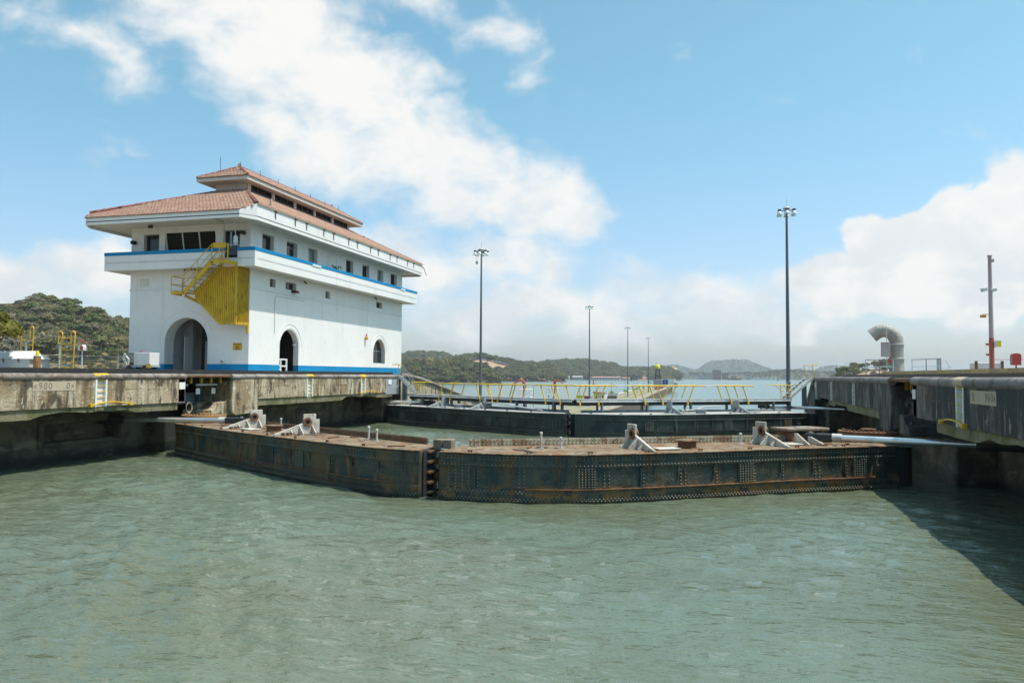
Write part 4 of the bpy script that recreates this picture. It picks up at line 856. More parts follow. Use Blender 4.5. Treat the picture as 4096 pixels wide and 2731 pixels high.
m = MB(); m.box(X0+.5, X1-.5, Y0+.6, Y1-.5, 12.0, 12.05); m.box(X0+1.5, X1-1.5, Y0+2.5, Y1-2, 12.05, 14.8); m.build('upper_room', 'dark_interior', CH)
# windows
def window(mp, a0, a1, z0, z1, d, gl, fr='frame_alu', mull=(), label=None, rails=()):
    m = MB(); w = .055
    def bxx(a, b, c, e, dd0, dd1):
        P_ = [mp(x, z, q) for q in (dd0, dd1) for x, z in ((a, c), (b, c), (b, e), (a, e))]; m.add(P_, [(0, 1, 2, 3), (7, 6, 5, 4), (0, 4, 5, 1), (1, 5, 6, 2), (2, 6, 7, 3), (3, 7, 4, 0)])
    bxx(a0, a0+w, z0, z1, d-.04, d+.04); bxx(a1-w, a1, z0, z1, d-.04, d+.04); bxx(a0+w, a1-w, z1-w, z1, d-.04, d+.04); bxx(a0+w, a1-w, z0, z0+w, d-.04, d+.04)
    for q in mull: bxx(q-w/2, q+w/2, z0+w, z1-w, d-.035, d+.035)
    for q in rails: bxx(a0+w, a1-w, q-w/2, q+w/2, d-.036, d+.036)
    wn = m.build('window', fr, CH)
    ed = [a0+w]+[q for q in mull]+[a1-w]
    for p, q in zip(ed[:-1], ed[1:]):
        mm = MB(); mm.quad(mp(p, z0+w, d), mp(q, z0+w, d), mp(q, z1-w, d), mp(p, z1-w, d)); mm.build('pane', gl, wn)
    return wn
window(front, -39.74, -38.45, 12.4, 14.11, .34, 'window_glass', 'frame_brown')
window(front, -33.2, -31.85, 12.02, 14.15, .34, 'window_glass', 'frame_brown')
# forward-leaning control window
m = MB(); xa, xb = -37.95, -33.80; wt = lambda f, x: (x, Y0+.38-.34*f, 12.4+1.80*f)
for x in (xa+.03, xa+(xb-xa)*.335, xa+(xb-xa)*.665, xb-.03): m.bar(wt(0, x), wt(1, x), .075, .07, up=(0, 1, 0))
for f in (.0, 1.0): m.bar(wt(f, xa), wt(f, xb), .09, .09)
cw = m.build('window', 'white_trim', CH, label='wide dark leaning window in three panes over the parapet')
for i in range(3):
    p, q = xa+(xb-xa)*(0, .335, .665)[i]+.03, xa+(xb-xa)*(.335, .665, 1)[i]-.03; mm = MB(); mm.quad(wt(0, p), wt(0, q), wt(1, q), wt(1, p)); mm.build('pane', 'window_tint', cw)
for i, (a, b, z0, z1, _) in enumerate(so_up):
    gl = 'window_pale' if i in (2, 5) else 'window_glass'
    window(side, a, b, z0, z1, .34, gl, 'frame_brown' if i in (0, 3, 4, 6) else 'frame_alu', rails=(13.75,) if i in (1, 5) else ())
m = MB(); m.box(X1, X1+.03, 56.8, 56.86, 12.0, 14.2); m.box(X1, X1+.03, 58.3, 58.36, 12.0, 14.2); m.box(X1, X1+.03, 56.86, 58.3, 14.14, 14.2); m.build('blocked_window_surround', 'white_paint', CH)
window(side, 65.64, 68.24, 5.26, 7.53, .40, 'window_glass', 'frame_alu', rails=(6.42,))
for i, (a, b, z0, z1, _) in enumerate(so_low[2:]):
    if i in (1, 3): window(side, a, b, z0, z1, .3, 'window_glass', 'frame_alu', mull=((a+b)/2,))
    else:
        m = MB(); m.box(X1-.34, X1-.30, a, b, z0, z1); L_ = m.build('louvre_vent', 'dark_interior', CH)
        for k in range(5): mm = MB(); zz = z0+(z1-z0)*(k+.5)/5; mm.bar((X1-.25, a+.02, zz), (X1-.25, b-.02, zz), .06, .02); mm.build('slat', 'frame_alu', L_)
m = MB(); m.box(X1+.01, X1+.4, 51.3, 51.75, 10.32, 10.48); m.build('floodlight', ['black_paint'], CH)
m = MB(); m.box(X1+.15, X1+.42, 51.5, 51.76, 10.30, 10.46); m.build('floodlight_face', 'red_paint', CH)
# balcony slab, parapet with blue cap
PX0, PX1, PY0, PY1 = -42.0, -29.85, 44.8, 73.4
m = MB(); m.box(PX0+.16, PX1-.16, PY0+.16, PY1-.16, 11.45, 12.0); m.build('balcony_slab', 'soffit', CH)
def ring_wall(x0, x1, y0, y1, th, z0, z1, nm, mt, gap=None):
    m = MB()
    if gap: m.box(x0, gap[0], y0, y0+th, z0, z1); m.box(gap[1], x1, y0, y0+th, z0, z1)
    else: m.box(x0, x1, y0, y0+th, z0, z1)
    m.box(x1-th, x1, y0+th, y1, z0, z1); m.box(x0, x0+th, y0+th, y1, z0, z1); m.box(x0+th, x1-th, y1-th, y1, z0, z1)
    return m.build(nm, mt, CH, bevel=.012)
ring_wall(PX0, PX1, PY0, PY1, .16, 11.42, 12.02, 'parapet', 'white_paint')
ring_wall(PX0, PX1, PY0, PY1, .159, 12.02, 12.47, 'parapet', 'white_paint', (-32.3, -31.2))
ring_wall(PX0-.02, PX1+.02, PY0-.02, PY1+.02, .20, 12.47, 12.71, 'blue_cap', 'blue_paint', (-32.3, -31.2))
m = MB(); m.box(PX0+.1, PX1-.1, PY0-.012, PY0, 11.94, 11.965); m.box(PX1, PX1+.012, PY0+.3, PY1-.3, 11.94, 11.965); m.build('drip_groove', 'steel_grey', CH)
m = MB(); m.box(PX1-.22, PX1+.05, 52.3, 53.6, 12.46, 12.60); m.build('patched_cap', 'white_paint', CH)
m = MB(); m.box(PX1-.22, PX1+.05, 69.2, 70.3, 12.46, 12.60); m.build('patched_cap', 'white_paint', CH)
# eaves
EF, EX0, EX1, CHX = 43.41, -42.35, -30.15, .62
ex0, ex1 = -43.0, -29.5; ez = 14.92; hipy = 44.4; hz = 15.5; EB = 74.8; hipb = 73.8
m = MB(); poly = [(EX0, EF), (EX1, EF), (ex1, hipy), (ex1, hipb), (EX1, EB), (EX0, EB), (ex0, hipb), (ex0, hipy)]
m.prism([(x*0+x, y, 14.62) for x, y in poly], (0, 0, .06)); m.build('soffit', 'soffit', CH)
def fascia(p, q, z0p, z1p, z0q, z1q, th=.12):
    p3, q3 = Vector((*p, 0)), Vector((*q, 0)); d = (q3-p3).normalized(); n = Vector((d.y, -d.x, 0)); mm = MB()
    c = Vector((-35.9, 59.1, 0)); n = n if (c-p3).dot(n) < 0 else -n; i = -n*th
    vs = [p3+Z0*z0p, q3+Z0*z0q, q3+Z0*z1q, p3+Z0*z1p]; vs += [v+i for v in vs]
    mm.add(vs, [(0, 1, 2, 3), (7, 6, 5, 4), (0, 4, 5, 1), (1, 5, 6, 2), (2, 6, 7, 3), (3, 7, 4, 0)]); return mm.build('eave_fascia', 'white_paint', CH)
fascia((EX0, EF), (EX1, EF), 14.44, ez, 14.44, ez); fascia((EX1, EF), (ex1, hipy), 14.46, ez, 14.40, hz); fascia((ex1, hipy), (ex1, hipb), 14.42, hz, 14.42, hz)
fascia((ex1, hipb), (EX1, EB), 14.42, hz, 14.44, ez); fascia((EX1, EB), (EX0, EB), 14.44, ez, 14.44, ez); fascia((EX0, EB), (ex0, hipb), 14.44, ez, 14.42, hz); fascia((ex0, hipb), (ex0, hipy), 14.42, hz, 14.42, hz); fascia((ex0, hipy), (EX0, EF), 14.42, hz, 14.44, ez)
m = MB(); m.tube([(ex1+.03, hipy, hz-.02), (ex1+.03, hipb, hz-.02)], .05, 6); m.build('eave_trim', 'number_plate', CH)
for k in range(13):
    y = 46.6+k*2.08+(.5 if k % 2 else 0); m = MB(); m.box(ex1, ex1+.015, y-.05, y+.05, 14.85, 15.25); m.build('drain_slot', 'steel_dark', CH); m = MB(); m.box(ex1+.01, ex1+.14, y-.10, y+.10, 15.32, 15.42); m.build('gutter_bracket', 'rusty', CH)
# roof slabs
cx0, cx1, cy0, cy1, cz = -37.25, -34.65, 50.6, 67.6, 18.10
RF = MB(); fl, fr_, bl_, br_ = (cx0, cy0, cz), (cx1, cy0, cz), (cx0, cy1, cz), (cx1, cy1, cz)
A1, A2, A3, A4 = (EX0, EF, ez), (EX1, EF, ez), (ex1, hipy, hz), (ex1, hipb, hz); A5, A6, A7, A8 = (EX1, EB, ez), (EX0, EB, ez), (ex0, hipb, hz), (ex0, hipy, hz)
RF.add([A1, A2, A3, fr_, fl, A8], [(0, 1, 2, 3, 4, 5)]); RF.add([A3, A4, br_, fr_], [(0, 1, 2, 3)]); RF.add([A4, A5, A6, A7, bl_, br_], [(0, 1, 2, 3, 4, 5)]); RF.add([A7, A8, fl, bl_], [(0, 1, 2, 3)])
ROOF = RF.build('roof', 'ridge_tile', CH)
ux0, ux1, uy0, uy1, uz, az_ = -38.15, -33.75, 49.5, 68.7, 18.98, 20.25
RU = MB(); uc = (ux0+ux1)/2; U = [(ux0, uy0, uz), (ux1, uy0, uz), (ux1, uy1, uz), (ux0, uy1, uz), (uc, uy0+2.2, az_), (uc, uy1-2.2, az_)]
RU.add(U, [(0, 1, 4), (1, 2, 5, 4), (2, 3, 5), (3, 0, 4, 5)]); UROOF = RU.build('upper_roof', 'ridge_tile', CH)
m = MB(); m.box(cx0, cx1, cy0, cy1, cz-2.5, 18.80); m.build('clerestory_wall', 'pink_fascia', CH)
m = MB(); m.box(ux0+.16, ux1-.16, uy0+.16, uy1-.16, 18.72, 18.76); m.build('upper_soffit', 'pink_fascia', CH)
for bx_ in ((ux0, ux1, uy0, uy0+.14), (ux0, ux1, uy1-.14, uy1), (ux1-.14, ux1, uy0+.14, uy1-.14), (ux0, ux0+.14, uy0+.14, uy1-.14)):
    m = MB(); m.box(*bx_, 18.70, 18.96); m.build('upper_fascia', 'pink_fascia', CH)
nb_ = 5; span = (cy1-cy0-.6)/nb_
for k in range(nb_):
    y = cy0+.3+k*span; m = MB(); m.box(cx1, cx1+.02, y+.3, y+span-.1, cz+.02, 18.72); g_ = m.build('clerestory_window', 'window_tint', CH)
    for q in (1/3, 2/3): mm = MB(); mm.box(cx1+.02, cx1+.05, y+.3+(span-.4)*q-.03, y+.3+(span-.4)*q+.03, cz+.02, 18.72); mm.build('mullion', 'frame_brown', g_)
    m = MB(); m.box(cx1, cx1+.12, y-.14, y+.24, cz-.05, 18.73); m.build('clerestory_pier', 'pink_fascia', CH)
# clay tiles: real barrel tiles on the slopes the photograph shows
TW, TE, TL_ = .285, .40, .46
sec = [(0, .012), (.045, .005), (.075, .05), (.145, .075), (.215, .05), (.245, .005), (.285, .012)]
def tile_verts():
    vs = []
    for y, dz_ in ((0, .035), (TL_, .008)):
        for x, z in sec: vs.append((x, y, z+dz_))
    k = len(sec); fs = [(i, i+1, k+i+1, k+i) for i in range(k-1)]
    o = len(vs); vs += [(x, 0, 0) for x, z in sec]; fs += [(o+i, o+i+1, i+1, i) for i in range(k-1)]
    return np.array(vs), fs
TV, TF = tile_verts(); tile_me = bpy.data.meshes.new('roof_tile'); tile_me.from_pydata([tuple(v) for v in TV], [], TF); tile_me.materials.append(M['roof_tile'])
tile_me.polygons.foreach_set('use_smooth', [True]*len(tile_me.polygons))
def inside(pt, poly):
    r = False; j = len(poly)-1
    for i in range(len(poly)):
        xi, yi = poly[i]; xj, yj = poly[j]
        if (yi > pt[1]) != (yj > pt[1]) and pt[0] < (xj-xi)*(pt[1]-yi)/(yj-yi)+xi: r = not r
        j = i
    return r
def slope_tiles(P3, e0, e1, rnd):
    """tile matrices over polygon P3; e0, e1 the eave's ends, the slope rises to the left of e0->e1"""
    e0, e1 = Vector(e0), Vector(e1); x = (e1-e0).normalized(); nrm = Vector((0, 0, 0)); pl = [Vector(p) for p in P3]
    for i in range(len(pl)): nrm += (pl[i]-pl[0]).cross(pl[(i+1) % len(pl)]-pl[0])
    n = nrm.normalized(); n = n if n.z > 0 else -n; y = n.cross(x)
    if y.z < 0: y = -y; 
    loc = [((p-e0).dot(x), (p-e0).dot(y)) for p in pl]; u0, u1 = min(p[0] for p in loc), max(p[0] for p in loc); v1 = max(p[1] for p in loc); v0 = min(p[1] for p in loc); out = []
    j = 0; v = v0-.06
    while v < v1-.1:
        k = 0; u = u0
        while u < u1:
            if inside((u+TW/2, max(v+.2, v0+.05)), loc):
                q = e0+x*u+y*v+n*(.012+rnd.uniform(-.004, .004)); a = rnd.uniform(-.012, .012)
                xx = x*math.cos(a)+y*math.sin(a); yy = n.cross(xx)
                if yy.dot(y) < 0: yy = -yy
                out.append(np.array([[xx.x, yy.x, n.x, q.x], [xx.y, yy.y, n.y, q.y], [xx.z, yy.z, n.z, q.z]]))
            u += TW
        v += TE
    return out
rnd = random.Random(2)
tl = slope_tiles([A1, A2, A3, fr_, fl, A8], A1, A2, rnd); tl2 = slope_tiles([A3, A4, br_, fr_], A3, A4, rnd)
tu = slope_tiles([U[0], U[1], U[4]], U[0], U[1], rnd)+slope_tiles([U[1], U[2], U[5], U[4]], U[1], U[2], rnd)
rest_back = slope_tiles([A7, A8, fl, bl_], A7, A8, rnd)+slope_tiles([A4, A5, A6, A7, bl_, br_], A5, A6, rnd)
def put_tiles(mats_, parent, keep):
    mats_ = sorted(mats_, key=lambda a: a[0][3]**2+a[1][3]**2); off = np.array(ORG[parent.name])
    for a in mats_[:keep]:
        o = bpy.data.objects.new('roof_tile', tile_me); COL.objects.link(o); o.parent = parent; mm = Matrix([list(r) for r in a]+[[0, 0, 0, 1]]); mm.translation -= Vector(off); o.matrix_local = mm
    r_ = mats_[keep:]
    if r_:
        A_ = np.array(r_); V = np.einsum('nij,vj->nvi', A_[:, :, :3], TV)+A_[:, None, :, 3]-off; nv = len(TV); F = (np.array(TF)[None]+(np.arange(len(r_))*nv)[:, None, None]).reshape(-1, 4)
        me = bpy.data.meshes.new('roof_tiles'); V = V.reshape(-1, 3); me.vertices.add(len(V)); me.vertices.foreach_set('co', V.ravel()); me.loops.add(F.size); me.loops.foreach_set('vertex_index', F.ravel()); me.polygons.add(len(F)); me.polygons.foreach_set('loop_start', np.arange(0, F.size, 4))
        me.polygons.foreach_set('use_smooth', np.ones(len(F), bool)); me.update(calc_edges=True); me.materials.append(M['roof_tile']); o = bpy.data.objects.new('roof_tiles', me); COL.objects.link(o); o.parent = parent; o['kind'] = 'stuff'
put_tiles(tl, ROOF, 300); put_tiles(tl2+rest_back, ROOF, 0); put_tiles(tu, UROOF, 0)
def ridge(p, q, parent, r=.13):
    p, q = Vector(p), Vector(q); d = q-p; n = int(d.length/.42); m = MB()
    for k in range(n):
        a, b = p+d*(k/n), p+d*((k+1.12)/n); m.tube([a+Z0*.05, b+Z0*.05], r, 8, radii=[r, r*.8])
    m.build('ridge_caps', 'ridge_tile', parent, smooth=True)
ridge(A3, fr_, ROOF); ridge(A8, fl, ROOF); ridge(A4, br_, ROOF); ridge(A7, bl_, ROOF)
ridge(U[1], U[4], UROOF); ridge(U[0], U[4], UROOF); ridge(U[4], U[5], UROOF); ridge(U[2], U[5], UROOF)
m = MB(); m.lathe((uc, uy0+2.2, az_+.05), [(.16, 0), (.12, .2), (.05, .32)], 8); m.build('finial', 'roof_tile', UROOF); m = MB(); m.lathe((uc, uy1-2.2, az_+.05), [(.16, 0), (.12, .2), (.05, .32)], 8); m.build('finial', 'roof_tile', UROOF)
for k in range(7): y = uy0+1+k*2.6; m = MB(); m.tube([(uc+.9, y, az_-.55), (uc+.9, y, az_+.05)], .02, 5); m.build('lightning_spike', 'steel_dark', UROOF)
m = MB(); m.tube([(-36.6, 50.2, 19.2), (-36.6, 50.2, 20.7)], .02, 5); m.build('lightning_spike', 'steel_dark', UROOF)
m = MB(); m.tube([(-30.0, 46.8, 15.6), (-30.0, 46.8, 16.35)], .09, 10); m.build('vent_pipe', 'number_plate', ROOF, smooth=True)
# conduits, camera, lamps, sign plates fixed to the walls
m = MB(); m.tube([(X1+.04, 49.1, 7.2), (X1+.04, 49.1, 9.55), (X1+.04, 49.2, 9.8), (X1+.04, 49.45, 9.9), (X1+.04, 53.2, 9.9)], .035, 8); m.build('conduit', 'white_trim', CH, smooth=True)
m = MB(); m.box(-32.22, -31.52, Y0-.02, Y0-.004, 5.83, 6.31); sg = m.build('notice_sign', 'sign_orange', CH, label='orange notice lettered MANTENGA SU AREA LIMPIA')
for i, tx in enumerate(('MANTENGA', 'SU', 'AREA', 'LIMPIA')): text_mesh('lettering', tx, .125, 'black_paint', (-31.87, Y0-.024, 6.245-.113*i), (1, 0, 0), (0, 0, 1), sg, depth=.004)
m = MB(); m.box(-33.2, -32.75, Y0-.12, Y0-.0, 4.9, 5.16); m.build('meter_box', 'white_trim', CH); m = MB(); m.tube([(-33.1, Y0-.16, 5.0), (-33.0, Y0-.16, 5.1), (-32.9, Y0-.16, 4.98)], .03, 6); m.build('meter_pipe', 'rusty', CH)
for x, z in ((-40.45, 13.55), (-31.5, 13.9)): m = MB(); m.box(x-.13, x+.13, Y0-.4, Y0-.02, z-.12, z+.12); m.build('horn_speaker', 'black_paint', CH, bevel=.03)
m = MB(); m.tube([(-31.6, 45.0, 14.6), (-31.55, 45.0, 13.9), (-31.5, 45.0, 13.6)], .03, 6); m.lathe((-31.5, 45.0, 12.95), [(.1, 0), (.16, .1), (.14, .5), (.07, .62)], 12); m.build('dome_camera', 'white_trim', CH, smooth=True)
m = MB(); m.box(-38.5, -38.2, 44.9, 45.05, 14.35, 14.55); m.build('soffit_lamp', 'steel_dark', CH)
m = MB(); m.lathe((X1+.14, 63.9, 7.35), [(.14, 0), (.14, .22), (.06, .3)], 10); m.lathe((X1+.14, 63.9, 7.65), [(.06, 0), (.06, .22)], 8, 1); m.build('warning_beacon', ['yellow_paint', 'red_faded'], CH)
m = MB(); m.lathe((X1-.3, 52.3, 6.35), [(.12, 0), (.16, .06), (.1, .18)], 10); m.build('bulkhead_lamp', 'galvanised', CH)
for y in (51.9, 64.6): m = MB(); m.tube([(X1+.02, y+1.2, 11.38), (X1+.25, y+1.2, 11.2)], .05, 6); m.build('spot_lamp', 'black_paint', CH)
m = MB(); m.tube([(ex1+.05, 74.1, 15.3), (EX1+.6, 75.2, 14.6)], .03, 5); m.build('loose_rod', 'steel_dark', CH)
m = MB(); m.box(-40.0, -39.2, Y0-.006, Y0, 10.35, 10.95); m.build('patched_paint', 'soffit', CH)
# white gate in the side arch
wg = thing('wooden_gate', (X1-.3, 50.9, ZB), 'white wooden gate standing in the side arch of the control house', 'gate')
for y in (50.0, 50.7, 51.5): m = MB(); m.box(X1-.5, X1-.4, y-.06, y+.06, ZB, ZB+1.05); m.build('upright', 'white_trim', wg)
for z in (.5, 1.0): m = MB(); m.box(X1-.49, X1-.42, 50.06, 51.44, ZB+z-.05, ZB+z+.05); m.build('rail', 'white_trim', wg)
m = MB(); m.bar((X1-.38, 49.9, ZB+.55), (X1-.38, 50.9, ZB+.02), .05, .1); m.build('brace', 'white_trim', wg)
# potted palm on the balcony
pp = thing('potted_palm', (-30.4, 57.0, 12.0), 'small potted palm showing above the blue balcony edge', 'plant')
m = MB(); m.lathe((-30.4, 57.0, 12.0), [(.16, 0), (.2, .35)], 12); m.build('pot', 'bollard_rust', pp)
m = MB(); r_ = random.Random(4)
for k in range(16):
    a = k*2.4; L_ = r_.uniform(.5, .8); hh = r_.uniform(.15, .55); b0 = Vector((-30.4, 57, 12.35)); dv = Vector((math.cos(a), math.sin(a), 0)); sv = Vector((-dv.y, dv.x, 0))
    c1, c2 = b0+dv*L_*.5+Z0*(.3+hh), b0+dv*L_+Z0*(.2+hh*.6); m.quad(b0-sv*.03, b0+sv*.03, c1+sv*.09, c1-sv*.09); m.add([c1-sv*.09, c1+sv*.09, c2], [(0, 1, 2)])
m.build('fronds', 'hedge_plant', pp)

# ------------------------------------------------------------------ yellow outside staircase
YS = thing('steel_staircase', (-32.8, 45, 7.5), 'bright yellow steel staircase with slatted enclosure fixed to control house front', 'staircase')
fy, by_ = 43.7, 44.78
def ybar(name, p, q, w, h, up=(0, 0, 1), parent=None): mm = MB(); mm.bar(p, q, w, h, up); return mm.build(name, 'yellow_paint', parent or YS)
def ytube(name, pts, r=.028): mm = MB(); mm.tube(pts, r, 6); return mm.build(name, 'yellow_paint', YS, smooth=True)
mm = MB(); mm.box(-32.4, -31.16, fy, by_, 11.64, 11.70); mm.build('upper_platform', 'yellow_paint', YS)
ybar('platform_edge', (-32.4, fy, 11.60), (-31.14, fy, 11.60), .05, .24); ybar('platform_edge', (-31.14, fy, 11.60), (-31.2, by_, 11.60), .05, .24)
mm = MB(); mm.box(-35.48, -34.5, fy, by_, 9.60, 9.66); mm.build('lower_platform', 'yellow_paint', YS)
ybar('platform_edge', (-35.48, fy, 9.60), (-34.45, fy, 9.60), .05, .2); ybar('platform_edge', (-35.48, fy, 9.60), (-35.48, by_, 9.60), .05, .2)
for y in (fy, by_): ybar('stringer', (-34.5, y, 9.58), (-32.36, y, 11.62), .05, .26)
for k in range(8):
    f = (k+.7)/8.6; x = -34.5+2.14*f; z = 9.62+2.04*f; mm = MB(); mm.box(x-.12, x+.12, fy+.03, by_-.03, z, z+.03); mm.build('tread', 'yellow_paint', YS)
for y in (fy, by_):
    ytube('handrail', [(-35.46, y, 10.72), (-34.55, y, 10.72), (-32.38, y, 12.78)], .03); ytube('handrail', [(-35.46, y, 10.16), (-34.5, y, 10.16), (-32.38, y, 12.22)], .026)
    for x, z0, z1 in ((-35.46, 9.62, 10.72), (-34.5, 9.62, 10.75), (-33.45, 10.62, 11.74), (-32.38, 11.62, 12.82)): ytube('post', [(x, y, z0), (x, y, z1)], .032)
ytube('handrail', [(-35.46, fy, 10.72), (-35.46, by_, 10.72)]); ytube('handrail', [(-35.46, fy, 10.16), (-35.46, by_, 10.16)])
ytube('handrail', [(-32.38, fy, 12.25), (-31.16, fy, 12.25)]); ytube('handrail', [(-32.38, fy, 11.82), (-31.16, fy, 11.82)])
ytube('post', [(-31.16, fy, 11.7), (-31.16, fy, 12.8)], .05); ytube('post', [(-31.8, fy, 11.7), (-31.8, fy, 12.8)], .03)
mm = MB(); mm.box(-32.3, -31.3, fy-.02, fy+.01, 12.52, 12.86); mm.build('rail_panel', 'yellow_paint', YS)
ybar('bracket_arm', (-35.0, by_-.3, 9.5), (-34.0, 45.9, 8.75), .16, .16); ybar('bracket_arm', (-34.0, 45.9, 9.6), (-34.0, 45.9, 8.65), .16, .16, up=(0, 1, 0))
# slatted enclosure
EN = MB(); EN.bar((-34.4, 44.85, 9.35), (-32.55, 44.85, 7.62), .06, .14); EN.bar((-32.6, 44.85, 7.6), (-31.3, 44.85, 7.6), .08, .18); EN.bar((-31.25, 44.9, 7.6), (-31.05, 45.95, 7.6), .08, .18)
EN.bar((-31.28, 44.85, 7.5), (-31.28, 44.85, 11.55), .14, .14, up=(0, 1, 0)); EN.bar((-34.42, 44.85, 9.2), (-34.42, 44.85, 10.0), .06, .06, up=(0, 1, 0)); EN.bar((-31.06, 45.9, 6.95), (-31.06, 45.9, 7.6), .14, .14, up=(0, 1, 0))
EN = EN.build('enclosure_frame', 'yellow_paint', YS)
x = -34.36
while x < -31.36:
    zb = 7.68 if x > -32.55 else 7.68+(-32.55-x)*.935; zt = min(11.42, 10.0+(x+34.4)*.82)
    mm = MB(); mm.box(x, x+.105, 44.80, 44.86, zb, zt); mm.build('slat', 'yellow_paint', EN); x += .142
for k in range(11):
    f = (k+.5)/11; px, py = -31.22+.16*f, 44.92+1.04*f; mm = MB(); mm.bar((px, py, 7.68), (px, py, 11.45), .075, .04, up=(0, 1, 0)); mm.build('slat', 'yellow_paint', EN)
mm = MB(); mm.quad((-34.3, 44.9, 9.4), (-32.5, 44.9, 7.7), (-31.3, 44.9, 7.7), (-31.3, 44.9, 11.4)); mm.add([(-34.3, 44.9, 9.4), (-31.3, 44.9, 11.4), (-32.4, 44.9, 11.4), (-34.3, 44.9, 9.95)], [(0, 1, 2, 3)]); mm.quad((-31.3, 44.95, 7.7), (-31.1, 45.95, 7.7), (-31.1, 45.95, 11.4), (-31.3, 44.95, 11.4)); mm.build('backing_sheet', 'yellow_gap', YS)  # sheet coloured dark so the gaps between slats look shaded
# antennas and horizontal mast by the staircase
an = thing('antenna_mast', (-32.0, 44.6, 12.7), 'dark aerial mast with comb antenna above the yellow staircase', 'antenna')
m = MB(); m.tube([(-32.05, 44.5, 12.4), (-32.05, 44.5, 14.4)], .035, 8); m.build('pole', 'steel_grey', an); m = MB(); m.tube([(-32.05, 44.5, 14.38), (-33.0, 44.2, 14.75)], .02, 6); m.build('boom', 'steel_dark', an)
for k in range(5): f = k/4; m = MB(); x, y, z = -32.15-.8*f, 44.47-.24*f, 14.42+.3*f; m.tube([(x, y, z-.3), (x, y, z+.3)], .008, 4); m.build('element', 'steel_grey', an)
m = MB(); m.tube([(-31.95, 44.4, 12.85), (-29.95, 44.7, 12.75)], .03, 6); m.build('cross_arm', 'galvanised', an); m = MB(); m.tube([(-31.5, 44.5, 12.7), (-31.5, 44.5, 13.7)], .03, 6); m.build('whip', 'pale_blue', an)
hb = thing('striped_bar', (-34.6, 44.4, 11.2), 'black and yellow striped bar hung under the balcony with hook', 'crane bar')
for k in range(10): m = MB(); m.box(-35.2+k*.13, -35.2+(k+1)*.13-.003, 44.6, 44.72, 11.22, 11.33); m.build('stripe', 'yellow_paint' if k % 2 else 'black_paint', hb)
m = MB(); m.tube([(-35.25, 44.66, 11.3), (-35.25, 44.66, 10.3), (-35.15, 44.66, 10.15), (-35.0, 44.66, 10.2)], .02, 6); m.build('hook', 'black_paint', hb)

# pipe lying on the far left gate, rope coil and hoses in the left machinery gap
m = MB(); m.tube([(-17.6, 57.2, 2.05), (-16.6, 56.6, 2.1), (-15.6, 55.9, 2.0), (-12.2, 53.9, 1.7)], .05, 8); m.build('deck_pipe', 'galvanised', FLl, smooth=True)
m = MB(); m.tube([(-2.6, 57.0, 1.72), (-1.7, 57.5, 1.76), (-.9, 58.1, 2.0), (.2, 58.8, 2.02)], .05, 8); m.build('deck_pipe', 'galvanised', FRr, smooth=True)
rc_ = thing('rope_coil', (-27.9, 35.6, 1.9), 'coil of pale rope hanging in the left machinery gap', 'rope')
for k in range(4): m = MB(); n = 18; m.tube([(-27.7-.02*k, 35.75+(.22+.02*k)*math.cos(2*math.pi*i/n)+.03*k, 2.35+(.30-.03*k)*math.sin(2*math.pi*i/n)) for i in range(n+1)], .022, 5); m.build('loop', 'concrete_light', rc_, smooth=True)

text_mesh('lettering', 'PEDRO MIGUEL', .26, 'faded_black', (-36.15, Y0-.062, 9.93), (1, 0, 0), (0, 0, 1), CH, depth=.006, spacing=1.1)['label'] = 'dark wall lettering PEDRO MIGUEL mostly hidden by the yellow stair landing'
# ------------------------------------------------------------------ things on the left deck
DZ = 4.3
t = thing('generator_cart', (-35.6, 41.6, DZ), 'white wheeled generator cart parked before the control house arch', 'cart')
m = MB(); m.box(-36.05, -34.85, 41.1, 42.0, DZ+.42, DZ+1.22); m.build('cabinet', 'shed_white', t, bevel=.02)
m = MB(); m.box(-36.6, -36.05, 41.2, 41.9, DZ+.42, DZ+1.2); m.build('engine', 'steel_dark', t, bevel=.03)
m = MB()
for k in range(5): m.box(-36.6, -36.1, 41.17, 41.2, DZ+.62+k*.11, DZ+.67+k*.11)
m.build('engine_grille', 'galvanised', t)
m = MB(); m.box(-37.0, -34.75, 41.15, 41.95, DZ+.30, DZ+.42); m.build('chassis', 'steel_grey', t)
for x in (-36.4, -35.2):
    for y in (41.12, 41.98): m = MB(); m.tube([(x, y-.06, DZ+.2), (x, y+.06, DZ+.2)], .2, 14); m.build('wheel', 'black_paint', t)
m = MB(); m.tube([(-36.6, 41.1, DZ+.45), (-36.75, 41.0, DZ+.9), (-36.62, 41.0, DZ+1.15)], .07, 8); m.tube([(-36.4, 41.05, DZ+.45), (-36.35, 41.0, DZ+.8), (-36.55, 41.0, DZ+1.0)], .06, 8); m.build('pump_pipes', 'galvanised', t, smooth=True)
m = MB(); n = 14; m.tube([(-35.65+.25*math.cos(2*math.pi*k/n), 41.4, DZ+1.2+.16*math.sin(2*math.pi*k/n)) for k in range(n+1)], .02, 6); m.build('red_ring', 'red_paint', t)
m = MB(); m.box(-35.0, -34.72, 41.0, 41.06, DZ+.25, DZ+.5); m.build('yellow_bumper', 'yellow_paint', t)
t = thing('equipment_box', (-46.5, 42.5, DZ), 'long pale grey box with sloping lid at the left edge of deck', 'box')
m = MB(); m.box(-50.5, -45.1, 41.8, 43.4, DZ, DZ+.85); m.build('bin', 'shed_white', t, bevel=.015)
